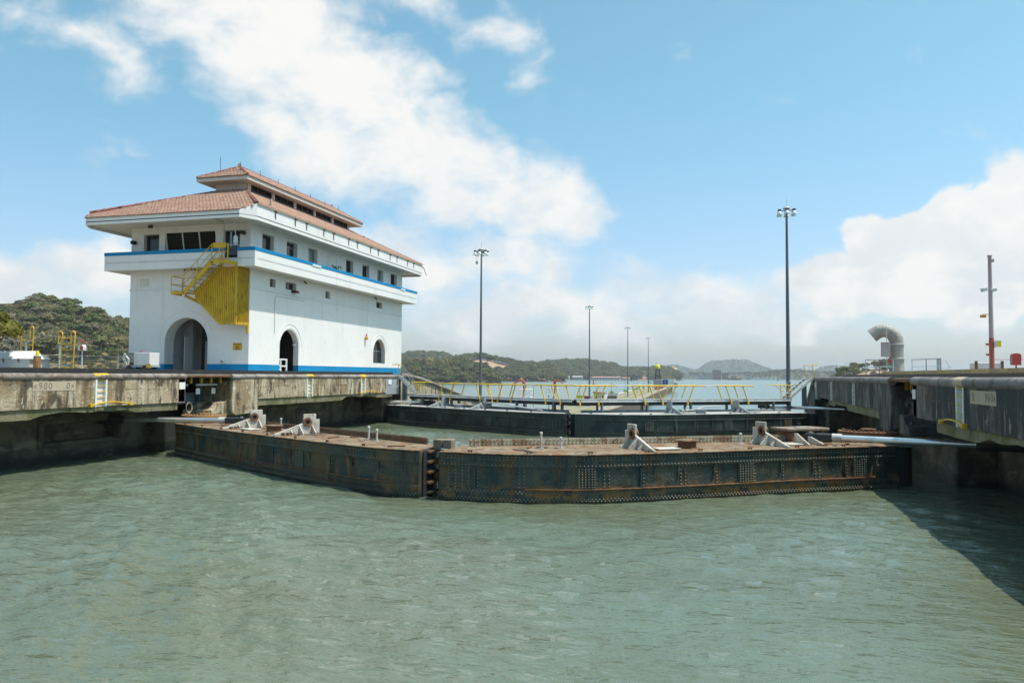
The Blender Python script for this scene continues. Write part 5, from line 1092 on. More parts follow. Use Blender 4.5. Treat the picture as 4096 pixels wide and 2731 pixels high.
m = MB(); m.prism([(-50.6, 41.75, DZ+.85), (-50.6, 43.45, DZ+.85), (-50.6, 42.6, DZ+1.4)], (5.1, 0, 0)); m.add([(-45.5, 41.75, DZ+.85), (-45.5, 43.45, DZ+.85), (-45.5, 42.6, DZ+1.4), (-44.95, 41.75, DZ+.85), (-44.95, 43.45, DZ+.85)], [(0, 3, 2), (3, 4, 2), (4, 1, 2), (0, 1, 4, 3)]); m.build('lid', 'canvas_white', t)
for x in (-48.6, -47.3, -46.0): m = MB(); m.box(x-.05, x+.05, 41.76, 41.8, DZ+.62, DZ+.88); m.build('latch', 'rusty', t)
m = MB(); m.box(-48.3, -47.9, 41.9, 41.93, DZ+1.0, DZ+1.06); m.build('lid_handle', 'galvanised', t)
t = thing('mooring_bollard', (-44.55, 41.9, DZ), 'rust-brown post bollard with yellow cap beside the pale box', 'bollard')
m = MB(); m.lathe((-44.55, 41.9, DZ), [(.24, 0), (.23, .5), (.23, 1.0)], 16); m.build('drum', 'bollard_rust', t, smooth=True)
m = MB(); m.lathe((-44.55, 41.9, DZ+1.0), [(.25, 0), (.25, .06)], 16); m.build('collar', 'pale_blue', t); m = MB(); m.lathe((-44.55, 41.9, DZ+1.06), [(.12, 0), (.12, .24), (.08, .32)], 12); m.build('cap', 'sign_yellow', t, smooth=True)
m = MB(); m.tube([(-44.25, 41.7, DZ), (-44.25, 41.7, DZ+.7), (-44.6, 41.65, DZ+.75)], .03, 6); m.build('pipe', 'bollard_rust', t)
def hoop_ladder(x, y, h, label):
    t = thing('hoop_ladder', (x, y, DZ), label, 'ladder', 'yellow hoop-topped ladders')
    w = .52
    for s_ in (-1, 1):
        cx_ = x+s_*w; n = 10
        pts = [(cx_-.10, y-.05*0, DZ), (cx_+.02, y, DZ+h-.25)]+[(cx_+.02+s_*0-.22+.22*math.cos(math.pi*k/n), y+.1*k/n, DZ+h-.25+.28*math.sin(math.pi*k/n)) for k in range(n+1)]+[(cx_-.42, y+.1, DZ+h-.85)]
        m = MB(); m.tube(pts, .035, 7); m.build('hoop_rail', 'yellow_rail', t, smooth=True)
    for k in range(6): z = DZ+.25+k*.40; m = MB(); m.tube([(x-w-.08, y, z), (x+w, y, z)], .028, 6); m.build('rung', 'yellow_rail', t)
    m = MB(); m.box(x-w-.45, x+w-.1, y+.0, y+.35, DZ+h-.92, DZ+h-.86); m.build('platform', 'concrete_light', t)
hoop_ladder(-42.3, 42.2, 2.7, 'yellow hoop-topped ladder standing between bollard and signal post'); hoop_ladder(-47.6, 43.9, 3.2, 'yellow hoop-topped ladder behind the pale box at frame edge')
t = thing('signal_post', (-40.95, 42, DZ), 'small white post with red signal lamp left of the control house', 'signal')
m = MB(); m.tube([(-40.95, 42, DZ), (-40.95, 42, DZ+1.4)], .045, 8); m.build('post', 'pale_blue', t); m = MB(); m.prism([(-41.15, 41.85, DZ+1.4), (-40.75, 41.85, DZ+1.4), (-40.75, 41.85, DZ+1.65), (-40.85, 41.85, DZ+1.78), (-41.05, 41.85, DZ+1.78), (-41.15, 41.85, DZ+1.65)], (0, .3, 0)); m.build('lamp_house', 'shed_white', t)
m = MB(); m.lathe((-40.95, 41.98, DZ+1.78), [(.03, 0), (.03, .15), (.08, .17), (.08, .3), (.03, .36)], 10); m.build('beacon', 'red_paint', t); m = MB(); m.box(-40.92, -40.74, 41.78, 41.85, DZ+1.42, DZ+1.7); m.build('lens', 'red_paint', t)
t = thing('pipe_railing', (-43.6, 43.5, DZ), 'low pale blue pipe railing left of the yellow ladder', 'railing')
for x in (-45.2, -43.9, -43.3): m = MB(); m.tube([(x, 43.5, DZ), (x, 43.5, DZ+.85)], .03, 6); m.build('post', 'pale_blue', t)
for z in (.45, .85): m = MB(); m.tube([(-45.6, 43.5, DZ+z), (-43.3, 43.5, DZ+z)], .025, 6); m.build('rail', 'pale_blue' if z < .6 else 'rusty', t)
o = MB().box(-60, -38.6, 46.0, 46.5, DZ-.1, DZ+.24).build('yellow_kerb', 'kerb_yellow'); rebase(o); tag(o, 'worn yellow kerb along the deck left of the control house', 'kerb')
for i, x in enumerate((-56.5, -53.0)):
    t = thing('fence_post', (x, 52, DZ), 'slim pale fence post %s the yellow hoop ladder' % ('farther left, beyond the pale box, behind', 'just left of')[i], 'fence post')
    m = MB(); m.tube([(x, 52, DZ-.5), (x, 52, DZ+2.45)], .07, 8); m.build('post', 'pale_blue', t); m = MB(); m.tube([(x, 52, DZ+2.4), (x+.3, 52.0, DZ+2.6)], .03, 6); m.build('bracket', 'pale_blue', t)
t = thing('wire_fence', (-50, 60, DZ), 'thin wire strands strung across the left bank', 'fence')
for z in (1.4, 1.7, 2.0, 2.3): m = MB(); m.tube([(-72, 61, DZ+z*.8), (-46, 60, DZ+z*.55)], .014, 4); m.build('wire', 'galvanised', t)

# ------------------------------------------------------------------ things on the right deck
RZ = 4.5
m = MB(); m.box(11.2, 26, -60, 63.9, 4.30, RZ); o = m.build('raised_deck', 'deck_floor'); rebase(o); tag(o, 'raised concrete deck on the right wall behind the tow rail', 'deck')
o = MB().box(10.9, 11.2, -60, 58, 4.30, 4.58).build('kerb', 'kerb_yellow'); rebase(o); tag(o, 'tan weathered kerb along the right deck beside the vent duct', 'kerb')
t = thing('vent_duct', (12.3, 60.1, RZ), 'large grey bent ventilation duct with open hooded mouth on right deck', 'vent duct')
m = MB(); m.lathe((12.3, 60.1, RZ), [(.52, 0), (.50, .05), (.48, 1.0)], 26); m.build('lower_pipe', 'duct_grey', t, smooth=True)
m = MB(); m.lathe((12.3, 60.1, RZ+.98), [(.5, 0), (.57, .02), (.57, .07), (.5, .09)], 26); m.build('flange', 'galvanised', t)
m = MB(); m.lathe((12.3, 60.1, RZ+1.05), [(.48, 0), (.47, 1.0)], 26); m.build('middle_pipe', 'duct_grey', t, smooth=True)
m = MB(); m.lathe((12.3, 60.1, RZ+2.0), [(.5, 0), (.57, .02), (.57, .07), (.5, .09)], 26); m.build('flange', 'galvanised', t)
segs = []; Rb = .80; prev = None
hd = Vector((-.985, .17, 0)).normalized(); c0 = Vector((12.3, 60.1, RZ+2.25))
ang = [0, 20, 42, 64, 86, 108, 132]
m0 = MB(); m0.tube([Vector((12.3, 60.1, RZ+2.07)), c0], .47, 24); m0.build('gore', 'duct_grey', t, smooth=True)
for a0, a1 in zip(ang[:-1], ang[1:]):
    f = lambda a: c0+hd*(Rb*(1-math.cos(rad(a))))+Z0*(Rb*math.sin(rad(a)))
    m = MB(); p, q = f(a0), f(a1); dv = (q-p).normalized(); m.tube([p-dv*.02, q+dv*.03], .47, 24, radii=[.475-.0*a0, .468], cap=False); m.build('gore', 'duct_grey', t, smooth=True)
p = f(132); dv = (f(132)-f(120)).normalized(); m = MB(); m.tube([p-dv*.05, p+dv*.28], .47, 24, radii=[.47, .50], cap=False); m.build('mouth_hood', 'duct_grey', t, smooth=True)
m = MB(); m.tube([p+dv*.0, p+dv*.02], .44, 24); m.build('mouth_screen', 'dark_interior', t)  # dark disc standing in for shade inside the duct
t = thing('electrical_cabinet', (11.6, 59.6, RZ+.9), 'grey electrical cabinet hung beside the vent duct', 'cabinet')
m = MB(); m.box(11.2, 11.75, 59.35, 59.7, RZ+1.15, RZ+2.2); m.build('cabinet', 'pipe_pink', t, bevel=.02); m = MB(); m.tube([(11.55, 59.5, RZ), (11.55, 59.5, RZ+3.2)], .03, 6); m.build('pole', 'galvanised', t); m = MB(); m.box(11.6, 11.8, 59.2, 59.35, RZ+.75, RZ+1.05); m.build('alarm_box', 'red_paint', t)
def railing(pts, label, mats=('pale_blue', 'steel_blue')):
    t = thing('deck_railing', pts[0][:2]+(RZ,), label, 'railing')
    for a, b in zip(pts[:-1], pts[1:]):
        a, b = Vector(a), Vector(b); n = max(1, round((b-a).length/.95))
        for k in range(n+1): q = a+(b-a)*k/n; m = MB(); m.tube([q, q+Z0*1.0], .028, 6); m.build('post', mats[0] if k != n-1 else mats[1], t)
        for z in (.52, 1.0): m = MB(); m.tube([a+Z0*z, b+Z0*z], .024, 6); m.build('rail', mats[0] if z < .9 else mats[1], t)
railing([(9.9, 58.0, RZ-.1), (11.5, 57.3, RZ-.1)], 'pale blue pipe railing left of the vent duct')
railing([(12.7, 57.4, RZ-.1), (14.2, 56.4, RZ-.05), (15.0, 60.5, RZ)], 'pale blue pipe railing right of the vent duct')
t = thing('pipe_mast', (12.02, 39.4, RZ), 'tall pinkish pipe mast with red base, lamps and yellow plate', 'mast')
m = MB(); m.tube([(12.02, 39.4, RZ+1.5), (12.02, 39.4, 9.75)], .085, 14, radii=[.10, .075]); m.lathe((12.02, 39.4, 9.73), [(.11, 0), (.11, .05), (.05, .1)], 12); m.build('upper_pipe', 'pipe_pink', t, smooth=True)
m = MB(); m.tube([(12.02, 39.4, RZ), (12.02, 39.4, RZ+1.52)], .105, 14); m.build('lower_pipe', 'red_faded', t, smooth=True); m = MB(); m.lathe((12.02, 39.4, RZ), [(.3, 0), (.3, .05), (.16, .12)], 14); m.build('base_plate', 'kerb_yellow', t)
m = MB(); m.box(12.15, 12.36, 39.25, 39.32, RZ+1.10, RZ+1.38); m.build('yellow_plate', 'sign_yellow', t); m = MB(); m.box(12.08, 12.18, 39.2, 39.4, RZ+1.08, RZ+1.36); m.build('switch_box', 'galvanised', t)
for dx2, z in ((-.28, 8.18), (.10, 8.16)): m = MB(); m.bar((12.02+dx2-.12, 39.25, z), (12.02+dx2+.1, 39.3, z+.06), .18, .16); m.build('flood_lamp', 'galvanised', t, bevel=.015)
m = MB(); m.box(12.05, 12.14, 39.2, 39.3, 9.45, 9.6); m.build('small_lamp', 'galvanised', t)
m = MB(); m.tube([(12.0, 39.38, 7.08), (11.65, 39.38, 7.09)], .014, 6); m.build('sign_arm', 'steel_dark', t); m = MB(); m.box(11.56, 11.82, 39.35, 39.37, 6.94, 7.06); sgp = m.build('hanging_sign', 'sign_orange', t)
m = MB(); m.box(11.63, 11.79, 39.343, 39.348, 6.985, 7.015); m.build('sign_lettering', 'black_paint', sgp)
for z in (RZ+1.22, RZ+.75): m = MB(); m.bar((11.78, 39.3, z), (11.95, 39.35, z), .1, .1); m.build('valve', 'red_faded', t)
t = thing('hose_box', (13.1, 39.75, RZ), 'red rounded fire hose box on a short stem at right edge', 'hose box')
m = MB(); n = 8; prof = [(12.92, 4.78), (13.27, 4.78), (13.27, 5.24)]+[(13.095+.175*math.cos(math.pi*k/n), 5.24+.09*math.sin(math.pi*k/n)) for k in range(n+1)]+[(12.92, 5.24)]
m.prism([(x, 39.6, z) for x, z in prof], (0, .3, 0)); m.build('case', 'red_paint', t, bevel=.01); m = MB(); m.tube([(13.1, 39.75, RZ), (13.1, 39.75, 4.8)], .035, 8); m.build('stem', 'red_paint', t); m = MB(); m.box(12.9, 12.92, 39.62, 39.88, 4.8, 5.2); m.build('door_edge', 'red_faded', t)
t = thing('concrete_trough', (12.2, 41.5, RZ), 'pale rusty-cornered skip behind the pipe mast', 'skip')
m = MB(); m.box(11.9, 13.0, 41.2, 42.2, RZ, RZ+.42); m.build('bin', 'shed_white', t, bevel=.02)
for x in (11.9, 13.0): m = MB(); m.box(x-.05, x+.05, 41.15, 41.25, RZ, RZ+.5); m.build('corner_post', 'rusty', t)
m = MB(); m.tube([(12.3, 40.6, 5.06), (18, 44, 5.1)], .015, 5); o = m.build('guard_cable', 'red_faded'); rebase(o); tag(o, 'thin red guard cable running right behind the pipe mast', 'cable')
# dark towing rail on its trestle right
# ------------------------------------------------------------------ light masts
def light_mast(x, y, top, label, r, hang=False):
    t = thing('light_mast', (x, y, -4.8), label, 'light mast', 'tall floodlight masts')
    m = MB(); m.tube([(x, y, -4.8), (x, y, top-.6)], r, 12, radii=[r*1.15, r*.5]); m.build('pole', 'mast_steel', t, smooth=True)
    m = MB(); m.lathe((x, y, -4.8), [(r*2.2, 0), (r*2.2, .12), (r*1.5, .4)], 12); m.build('base', 'concrete_light', t)
    m = MB(); m.lathe((x, y, top-.45), [(.4, 0), (.45, .12), (.3, .3)], 14); m.build('cap', 'galvanised', t); m = MB(); m.tube([(x, y, top-.2), (x, y, top+.9)], .02, 5); m.build('lightning_rod', 'steel_grey', t)
    for k in range(6):
        a = k*math.pi/3+.5; cx_, cy_ = x+1.0*math.cos(a), y+1.0*math.sin(a)
        m = MB(); m.tube([(x, y, top-.62), (cx_, cy_, top-.62)], .035, 6); A_ = m.build('lamp_arm', 'mast_steel', t)
        m = MB(); m.lathe((cx_, cy_, top-1.25), [(.34, 0), (.34, .05), (.29, .22), (.2, .42), (.1, .48)], 12); m.build('lamp_bowl', 'lamp_glass', A_, smooth=True)
        m = MB(); m.box(cx_-.2, cx_+.2, cy_-.12, cy_+.12, top-.76, top-.52); m.build('ballast', 'lamp_dark', A_)
    if hang: m = MB(); m.tube([(x-.7, y-.2, top-.8), (x-.7, y-.2, top-2.2)], .03, 5); m.lathe((x-.7, y-.2, top-2.75), [(.08, 0), (.22, .18), (.22, .4), (.06, .6)], 10); m.build('hanging_camera', 'shed_white', t)
light_mast(-36.5, 116.7, 24.6, 'floodlight mast nearest the control house, left of the footbridge', .24, True)
light_mast(-36.5, 223.5, 25.0, 'second floodlight mast rightward, rising behind the walkway middle', .24)
light_mast(-36.5, 322.4, 24.9, 'third floodlight mast, thin, standing on the guide wall', .24)
light_mast(-36.5, 419.8, 25.3, 'farthest and shortest-looking floodlight mast on the guide wall', .24)
light_mast(8.5, 102.5, 25.9, 'tallest-looking floodlight mast rising before the right stairs', .27)

# ------------------------------------------------------------------ guide wall furniture
GZ = -4.8
def monitor(x, y, top, face, label):
    t = thing('fire_monitor', (x, y, GZ), label, 'fire monitor', 'red water cannons on towers')
    m = MB(); m.tube([(x, y, GZ), (x, y, GZ+3.6), (x+face*.5, y, GZ+4.4), (x+face*.5, y, top-1.2)], .16, 10); m.build('riser', 'red_paint', t, smooth=True)
    m = MB(); m.box(x-1.3, x+1.1, y-1, y+1, top-3.6, top-3.45); m.build('platform', 'white_trim', t)
    for px, py in ((-1.25, -.95), (1.05, -.95), (-1.25, .95), (1.05, .95), (-.1, -.95)): m = MB(); m.tube([(x+px, y+py, top-3.45), (x+px, y+py, top-2.0)], .05, 5); m.build('rail_post', 'white_trim', t)
    for z in (top-2.0, top-2.7): m = MB(); m.tube([(x-1.25, y-.95, z), (x+1.05, y-.95, z), (x+1.05, y+.95, z), (x-1.25, y+.95, z), (x-1.25, y-.95, z)], .05, 5); m.build('guard_rail', 'white_trim', t)
    for px in (-1.1, .9): m = MB(); m.tube([(x+px, y+.6, GZ), (x+px, y+.6, top-3.6)], .07, 5); m.build('leg', 'white_trim', t)
    m = MB(); m.lathe((x+face*.5, y, top-1.3), [(.2, 0), (.3, .3), (.3, .7), (.15, .9)], 10); m.build('swivel', 'red_paint', t); m = MB(); m.tube([(x+face*.5, y, top-.5), (x+face*1.1, y, top-.2), (x+face*2.6, y-.3, top-1.0)], .2, 8, radii=[.18, .17, .11]); m.build('nozzle', 'red_paint', t, smooth=True)
monitor(-36.5, 146.8, 3.5, -1, 'red water cannon aimed left on a white tower'); monitor(-36.8, 173, 3.4, 1, 'red water cannon aimed right on a white tower')
def hut(x0, x1, y0, y1, h, label, wall='shed_white', roof='red_faded', door=True):
    t = thing('hut', ((x0+x1)/2, (y0+y1)/2, GZ), label, 'hut')
    m = MB(); m.box(x0, x1, y0, y1, GZ, GZ+h); m.build('wall', wall, t)
    m = MB(); m.prism([(x0-.3, y0-.3, GZ+h), (x1+.3, y0-.3, GZ+h), (x1+.3, y0-.3, GZ+h+.12), (x0-.3, y0-.3, GZ+h+.4)], (0, y1-y0+.6, 0)); m.build('roof', roof, t)
    if door: m = MB(); m.box(x0+.3, x0+1.2, y0-.04, y0, GZ, GZ+2.0); m.build('door', 'red_faded', t); m = MB(); m.box(x1-1.3, x1-.5, y0-.04, y0, GZ+1.0, GZ+1.9); m.build('window', 'window_glass', t)
hut(-44.6, -40.6, 283, 286, 2.7, 'white hut with red roof on the near part of guide wall'); hut(-44.8, -42.4, 262, 265, 1.8, 'low white shed with red roof left of the larger hut')
for i, (x, y, w, h, mt, lb) in enumerate(((-44, 292, 2.2, 1.4, 'blue_door', 'blue container standing by the white hut'), (-40.0, 300, 3.6, 1.2, 'timber', 'brown crate pile right of the white hut'), (-42, 318, 4, 1.9, 'shed_white', 'white shed box beyond the brown crates'), (-45.0, 276, 1.8, 1.1, 'blue_door', 'small blue bin left of the white hut'))):
    t = thing('storage_unit', (x, y, GZ), lb, 'container'); m = MB(); m.box(x-w/2, x+w/2, y-1, y+1, GZ, GZ+h); m.build('body', mt, t, bevel=.05); m = MB(); m.box(x-w/2-.06, x+w/2+.06, y-1.06, y+1.06, GZ+h, GZ+h+.1); m.build('lid', mt, t)
poles = [(-43, 180), (-40, 184), (-40.5, 230), (-40.5, 262), (-40.3, 300), (-38.5, 330), (-38.5, 365), (-40, 430), (-42, 480), (-42, 540), (-43, 590), (-40, 395)]
ORD = ['first', 'second', 'third', 'fourth', 'fifth', 'sixth', 'seventh', 'eighth', 'ninth', 'tenth', 'eleventh', 'last']
poles.sort(key=lambda q: math.atan2(q[0], q[1]))
for i, (x, y) in enumerate(poles):
    t = thing('marker_pole', (x, y, GZ), '%s thin pole with lime plate on the guide wall, counted from the left' % ORD[i], 'marker pole', 'lime marker poles on the guide wall')
    m = MB(); m.tube([(x, y, GZ), (x, y, GZ+(6.5 if y < 320 else 8))], .06, 6); m.build('pole', 'mast_steel', t)
    m = MB(); w = .55 if y < 200 else .8; m.box(x-w, x+w, y-.08, y-.03, GZ+2.2, GZ+2.2+w); m.build('plate', 'sign_lime', t)
t = thing('beacon_tower', (-48, 640, GZ), 'lattice beacon tower with yellow top at the end of guide wall', 'tower')
m = MB(); m.box(-51.5, -44.5, 637, 643, GZ, GZ+5.6); m.build('base_block', 'steel_grey', t); m = MB(); m.box(-51.8, -44.2, 636.6, 643.4, GZ+5.6, GZ+6.1); m.build('gallery', 'shed_white', t)
m = MB()
for sx in (-1, 1):
    for sy in (-1, 1): m.tube([(-48+sx*2.0, 640+sy*2.0, GZ+6.1), (-48+sx*1.2, 640+sy*1.2, GZ+15)], .3, 5)
for k in range(4): z = GZ+6.5+k*2.2; m.bar((-50, 638.2, z), (-46.3, 638.5, z+2.0), .35, .35); m.bar((-46.2, 638.2, z), (-49.8, 638.5, z+2.0), .35, .35)
m.build('lattice', 'steel_dark', t)
m = MB(); m.lathe((-48, 640, GZ+15), [(1.9, 0), (2.1, .5), (1.9, 2.2), (1.0, 3.2), (.5, 4.4)], 10); m.build('lantern', 'sign_yellow', t)
t = thing('gate_house', (-42, 650, GZ), 'white block house with tall blue doors near the guide wall tip', 'building')
m = MB(); m.box(-45.5, -34.8, 646, 654, GZ, GZ+6.6); m.build('wall', 'white_paint', t); m = MB(); m.box(-34.8, -32.4, 646, 654, GZ, GZ+3.0); m.build('annexe', 'wall_far', t)
for x in (-44.9, -42.4): m = MB(); m.box(x, x+2.2, 645.9, 646, GZ+.2, GZ+6.2); m.build('door', 'blue_door', t)
m = MB()
for x in (-45.3, -41.8, -38.3, -35): m.tube([(x, 646.2, GZ+6.6), (x, 646.2, GZ+8)], .12, 5)
m.tube([(-45.3, 646.2, GZ+8), (-35, 646.2, GZ+8)], .12, 5); m.build('roof_rail', 'yellow_rail', t); m = MB(); m.prism([(-35, 645.6, GZ+3), (-32.2, 645.6, GZ+3), (-34.8, 645.6, GZ+3.9)], (0, 8.5, 0)); m.build('annexe_roof', 'roof_far', t)
t = thing('windsock', (-37, 655, GZ), 'orange and white windsock above the block house', 'windsock')
m = MB(); m.tube([(-37, 655, GZ), (-37, 655, GZ+16)], .12, 6); m.build('pole', 'mast_steel', t); m = MB(); m.tube([(-37.2, 655, GZ+16), (-35.4, 655, GZ+15.4)], .8, 8, radii=[.9, .75]); m.tube([(-35.4, 655, GZ+15.4), (-33.2, 655, GZ+14.6)], .7, 8, mi=1, radii=[.75, .5]); m.build('sock', ['sign_orange', 'canvas_white'], t)
for i, (x, y) in enumerate(((-39.5, 520), (-40.5, 566))):
    t = thing('rope_reel', (x, y, GZ), ('rust-red winch on the guide wall, nearer one', 'rust-red winch farther along the guide wall')[i], 'winch'); m = MB(); m.tube([(x-1.2, y, GZ+.9), (x+1.2, y, GZ+.9)], .8, 12); m.build('drum', 'red_faded', t); m = MB(); m.box(x-1.6, x-1.3, y-.9, y+.9, GZ, GZ+1.6); m.box(x+1.3, x+1.6, y-.9, y+.9, GZ, GZ+1.6); m.build('cheek', 'rusty', t)
# blue bucket beside tower
# ------------------------------------------------------------------ buoys and small boats on the lake
LZ = -9.0
def buoy(x, y, s_, mat, label):
    t = thing('buoy', (x, y, LZ), label, 'buoy'); m = MB(); m.lathe((x, y, LZ-.3), [(1.3*s_, 0), (1.4*s_, .6*s_), (1.2*s_, 1.2*s_)], 12); m.build('float', mat, t); m = MB(); m.lathe((x, y, LZ+1.2*s_-.3), [(.7*s_, 0), (.3*s_, 3*s_)], 6); m.build('lattice', mat, t); m = MB(); m.lathe((x, y, LZ+4*s_-.3), [(.6*s_, 0), (.6*s_, 1.4*s_)], 8); m.build('top_mark', mat, t)
buoy(-188, 1190, 1.3, 'red_paint', 'red channel buoy left of the thin masts'); buoy(-205, 1880, 1.5, 'black_paint', 'dark buoy just right of the second thin mast'); buoy(190, 2690, 2.0, 'black_paint', 'dark buoy left of the tallest right mast')
def boat(x, y, L, label, hull='shed_white', cab='white_paint', z=LZ):
    t = thing('boat', (x, y, z), label, 'boat', 'small craft on the lake'); h = L*.11
    m = MB(); pl = [(-.5, -.5), (.3, -.5), (.5, 0), (.3, .5), (-.5, .5)]; m.add([(x+a*L*(.9), y+b*L*.26, z-.3) for a, b in pl]+[(x+a*L, y+b*L*.32, z+h) for a, b in pl], [(4, 3, 2, 1, 0), (5, 6, 7, 8, 9)]+[(i, (i+1) % 5, 5+(i+1) % 5, 5+i) for i in range(5)]); m.build('hull', hull, t)
    m = MB(); m.box(x-L*.25, x+L*.12, y-L*.11, y+L*.11, z+h, z+h+L*.16); m.build('cabin', cab, t); m = MB(); m.tube([(x, y, z+h), (x, y, z+h+L*.4)], L*.008+.05, 5); m.build('mast', 'steel_grey', t)
bz = [(-386, 2560, 26, 'white launch moored before the long red-roofed shed'), (-466, 2560, 20, 'small white launch left end of the moored row'), (-352, 2570, 22, 'white launch right of the mooring shed middle'), (-300, 2585, 24, 'pale launch off the right end of shed'), (-250, 2600, 30, 'blue-hulled tug moored right of the red-roofed shed')]
for i, (x, y, L, lb) in enumerate(bz): boat(x, y, L, lb, 'blue_door' if i == 4 else 'shed_white')
boat(-128, 1500, 9, 'tiny open boat on the lake right of third mast', 'steel_dark', 'steel_grey'); boat(215, 1500, 8, 'tiny dark boat on open lake nearest the right stairs', 'steel_dark', 'steel_grey'); boat(250, 1650, 8, 'tiny dark boat on open lake behind the stair rail', 'steel_dark', 'rusty'); boat(60, 3050, 55, 'rusty workboat before the brown far building', 'rusty', 'brick_far')
# ------------------------------------------------------------------ vegetation prototypes
proto_col = bpy.data.collections.new('tree_prototypes')
def crown_quads(rnd, lobes, nleaf, size, flat=.6):
    """leaf cards spread through a handful of lobes; returns verts, faces"""
    V, F = [], []
    w = np.array([l[3]*l[3] for l in lobes]); w = w/w.sum(); cnt = rnd.multinomial(nleaf, w)
    for (cx_, cy_, cz_, r), n in zip(lobes, cnt):
        d = rnd.normal(size=(n, 3)); d /= np.linalg.norm(d, axis=1)[:, None]; d[:, 2] = np.where(d[:, 2] < -.35, -d[:, 2]*.5, d[:, 2])
        rr = r*(.62+.42*rnd.random(n)**.6); p = np.c_[cx_, cy_, cz_]+d*rr[:, None]*np.array([1, 1, flat])
        nn = d+rnd.normal(size=(n, 3))*.55; nn /= np.linalg.norm(nn, axis=1)[:, None]; a = np.cross(nn, rnd.normal(size=(n, 3))); a /= np.linalg.norm(a, axis=1)[:, None]; b = np.cross(nn, a)
        s_ = size*(.6+.8*rnd.random(n))[:, None]
        q = np.stack([p-a*s_-b*s_*.6, p+a*s_*.8-b*s_*.7, p+a*s_+b*s_*.6, p-a*s_*.7+b*s_*.8], 1).reshape(-1, 3)
        o = len(V); V.extend(map(tuple, q)); F.extend([(o+4*i, o+4*i+1, o+4*i+2, o+4*i+3) for i in range(n)])
    return V, F
def tree_mesh(name, rnd, H, R_, nl, size, leaf, bark='bark_dark', flat=.6, lob=9, bare=False):
    m = MB(); lobes = []
    for k in range(lob):
        a = k*2.4+rnd.uniform(-.4, .4); d = R_*.62*math.sqrt((k+.3)/lob); lobes.append((d*math.cos(a), d*math.sin(a), H*(.70+.22*(1-d/R_))+rnd.uniform(-.07, .07)*H, R_*rnd.uniform(.30, .48)))
    m.tube([(0, 0, 0), (rnd.uniform(-.2, .2), rnd.uniform(-.2, .2), H*.45), (0, 0, H*.7)], .1, 6, radii=[H*.024, H*.017, H*.010])
    for l in lobes: m.tube([(0, 0, H*.42), (l[0]*.5, l[1]*.5, H*.58), (l[0], l[1], l[2])], .05, 4, radii=[H*.012, H*.008, H*.003])
    if bare:
        for k in range(46):
            l = lobes[k % lob]; e = Vector((l[0], l[1], l[2]))+Vector(rnd.normal(size=3))*R_*.3; e.z = max(e.z, H*.55); m.tube([(l[0]*.7, l[1]*.7, l[2]-.04*H), tuple(e)], .02, 3, radii=[H*.006, H*.0025])
    nb = len(m.f)
    V, F = crown_quads(rnd, lobes, nl, size, flat); o = len(m.v); m.v.extend(V); m.f.extend([tuple(i+o for i in f) for f in F]); m.m.extend([1]*len(F))
    me = bpy.data.meshes.new(name); me.from_pydata(m.v, [], m.f); me.materials.append(M[bark]); me.materials.append(M[leaf]); me.polygons.foreach_set('material_index', m.m); me.update(); return me
def proto(name, me): o = bpy.data.objects.new(name, me); proto_col.objects.link(o); return o
r_ = np.random.default_rng(21)
for i in range(4): proto('a_dry_tree_%d' % i, tree_mesh('dry_tree', r_, 9, 4.4, 520, .42, 'leaf_dry', 'bark_pale', .55))
proto('b_bare_tree', tree_mesh('bare_tree', r_, 9, 4.2, 60, .3, 'leaf_dry', 'bark_pale', .6, bare=True))
for i in range(3): proto('c_green_tree_%d' % i, tree_mesh('green_tree', r_, 10, 5.0, 480, .55, 'leaf_green', 'bark_dark', .7))
for i in range(3): proto('d_far_tree_%d' % i, tree_mesh('far_tree', r_, 12, 7.0, 170, 1.25, 'leaf_green', 'bark_dark', .7, lob=6))
names = sorted(o.name for o in proto_col.objects); PI_ = {n: i for i, n in enumerate(names)}
KIND = {'dry': [i for n, i in PI_.items() if n[0] == 'a'], 'bare': [i for n, i in PI_.items() if n[0] == 'b'], 'green': [i for n, i in PI_.items() if n[0] == 'c'], 'far': [i for n, i in PI_.items() if n[0] == 'd']}
def scatter_group():
    g = bpy.data.node_groups.new('scatter_trees', 'GeometryNodeTree'); g.interface.new_socket('Geometry', in_out='INPUT', socket_type='NodeSocketGeometry'); g.interface.new_socket('Geometry', in_out='OUTPUT', socket_type='NodeSocketGeometry')
    N = g.nodes; L = g.links; gi = N.new('NodeGroupInput'); go = N.new('NodeGroupOutput'); ip = N.new('GeometryNodeInstanceOnPoints'); ci = N.new('GeometryNodeCollectionInfo')
    ci.inputs['Collection'].default_value = proto_col; ci.inputs['Separate Children'].default_value = True; ci.inputs['Reset Children'].default_value = True
    def att(nm, ty): n = N.new('GeometryNodeInputNamedAttribute'); n.data_type = ty; n.inputs[0].default_value = nm; return n.outputs[0]
    ip.inputs['Pick Instance'].default_value = True; L.new(gi.outputs[0], ip.inputs['Points']); L.new(ci.outputs[0], ip.inputs['Instance']); L.new(att('idx', 'INT'), ip.inputs['Instance Index'])
    L.new(att('rot', 'FLOAT_VECTOR'), ip.inputs['Rotation']); L.new(att('scl', 'FLOAT_VECTOR'), ip.inputs['Scale']); L.new(ip.outputs[0], go.inputs[0]); return g
SG = scatter_group()
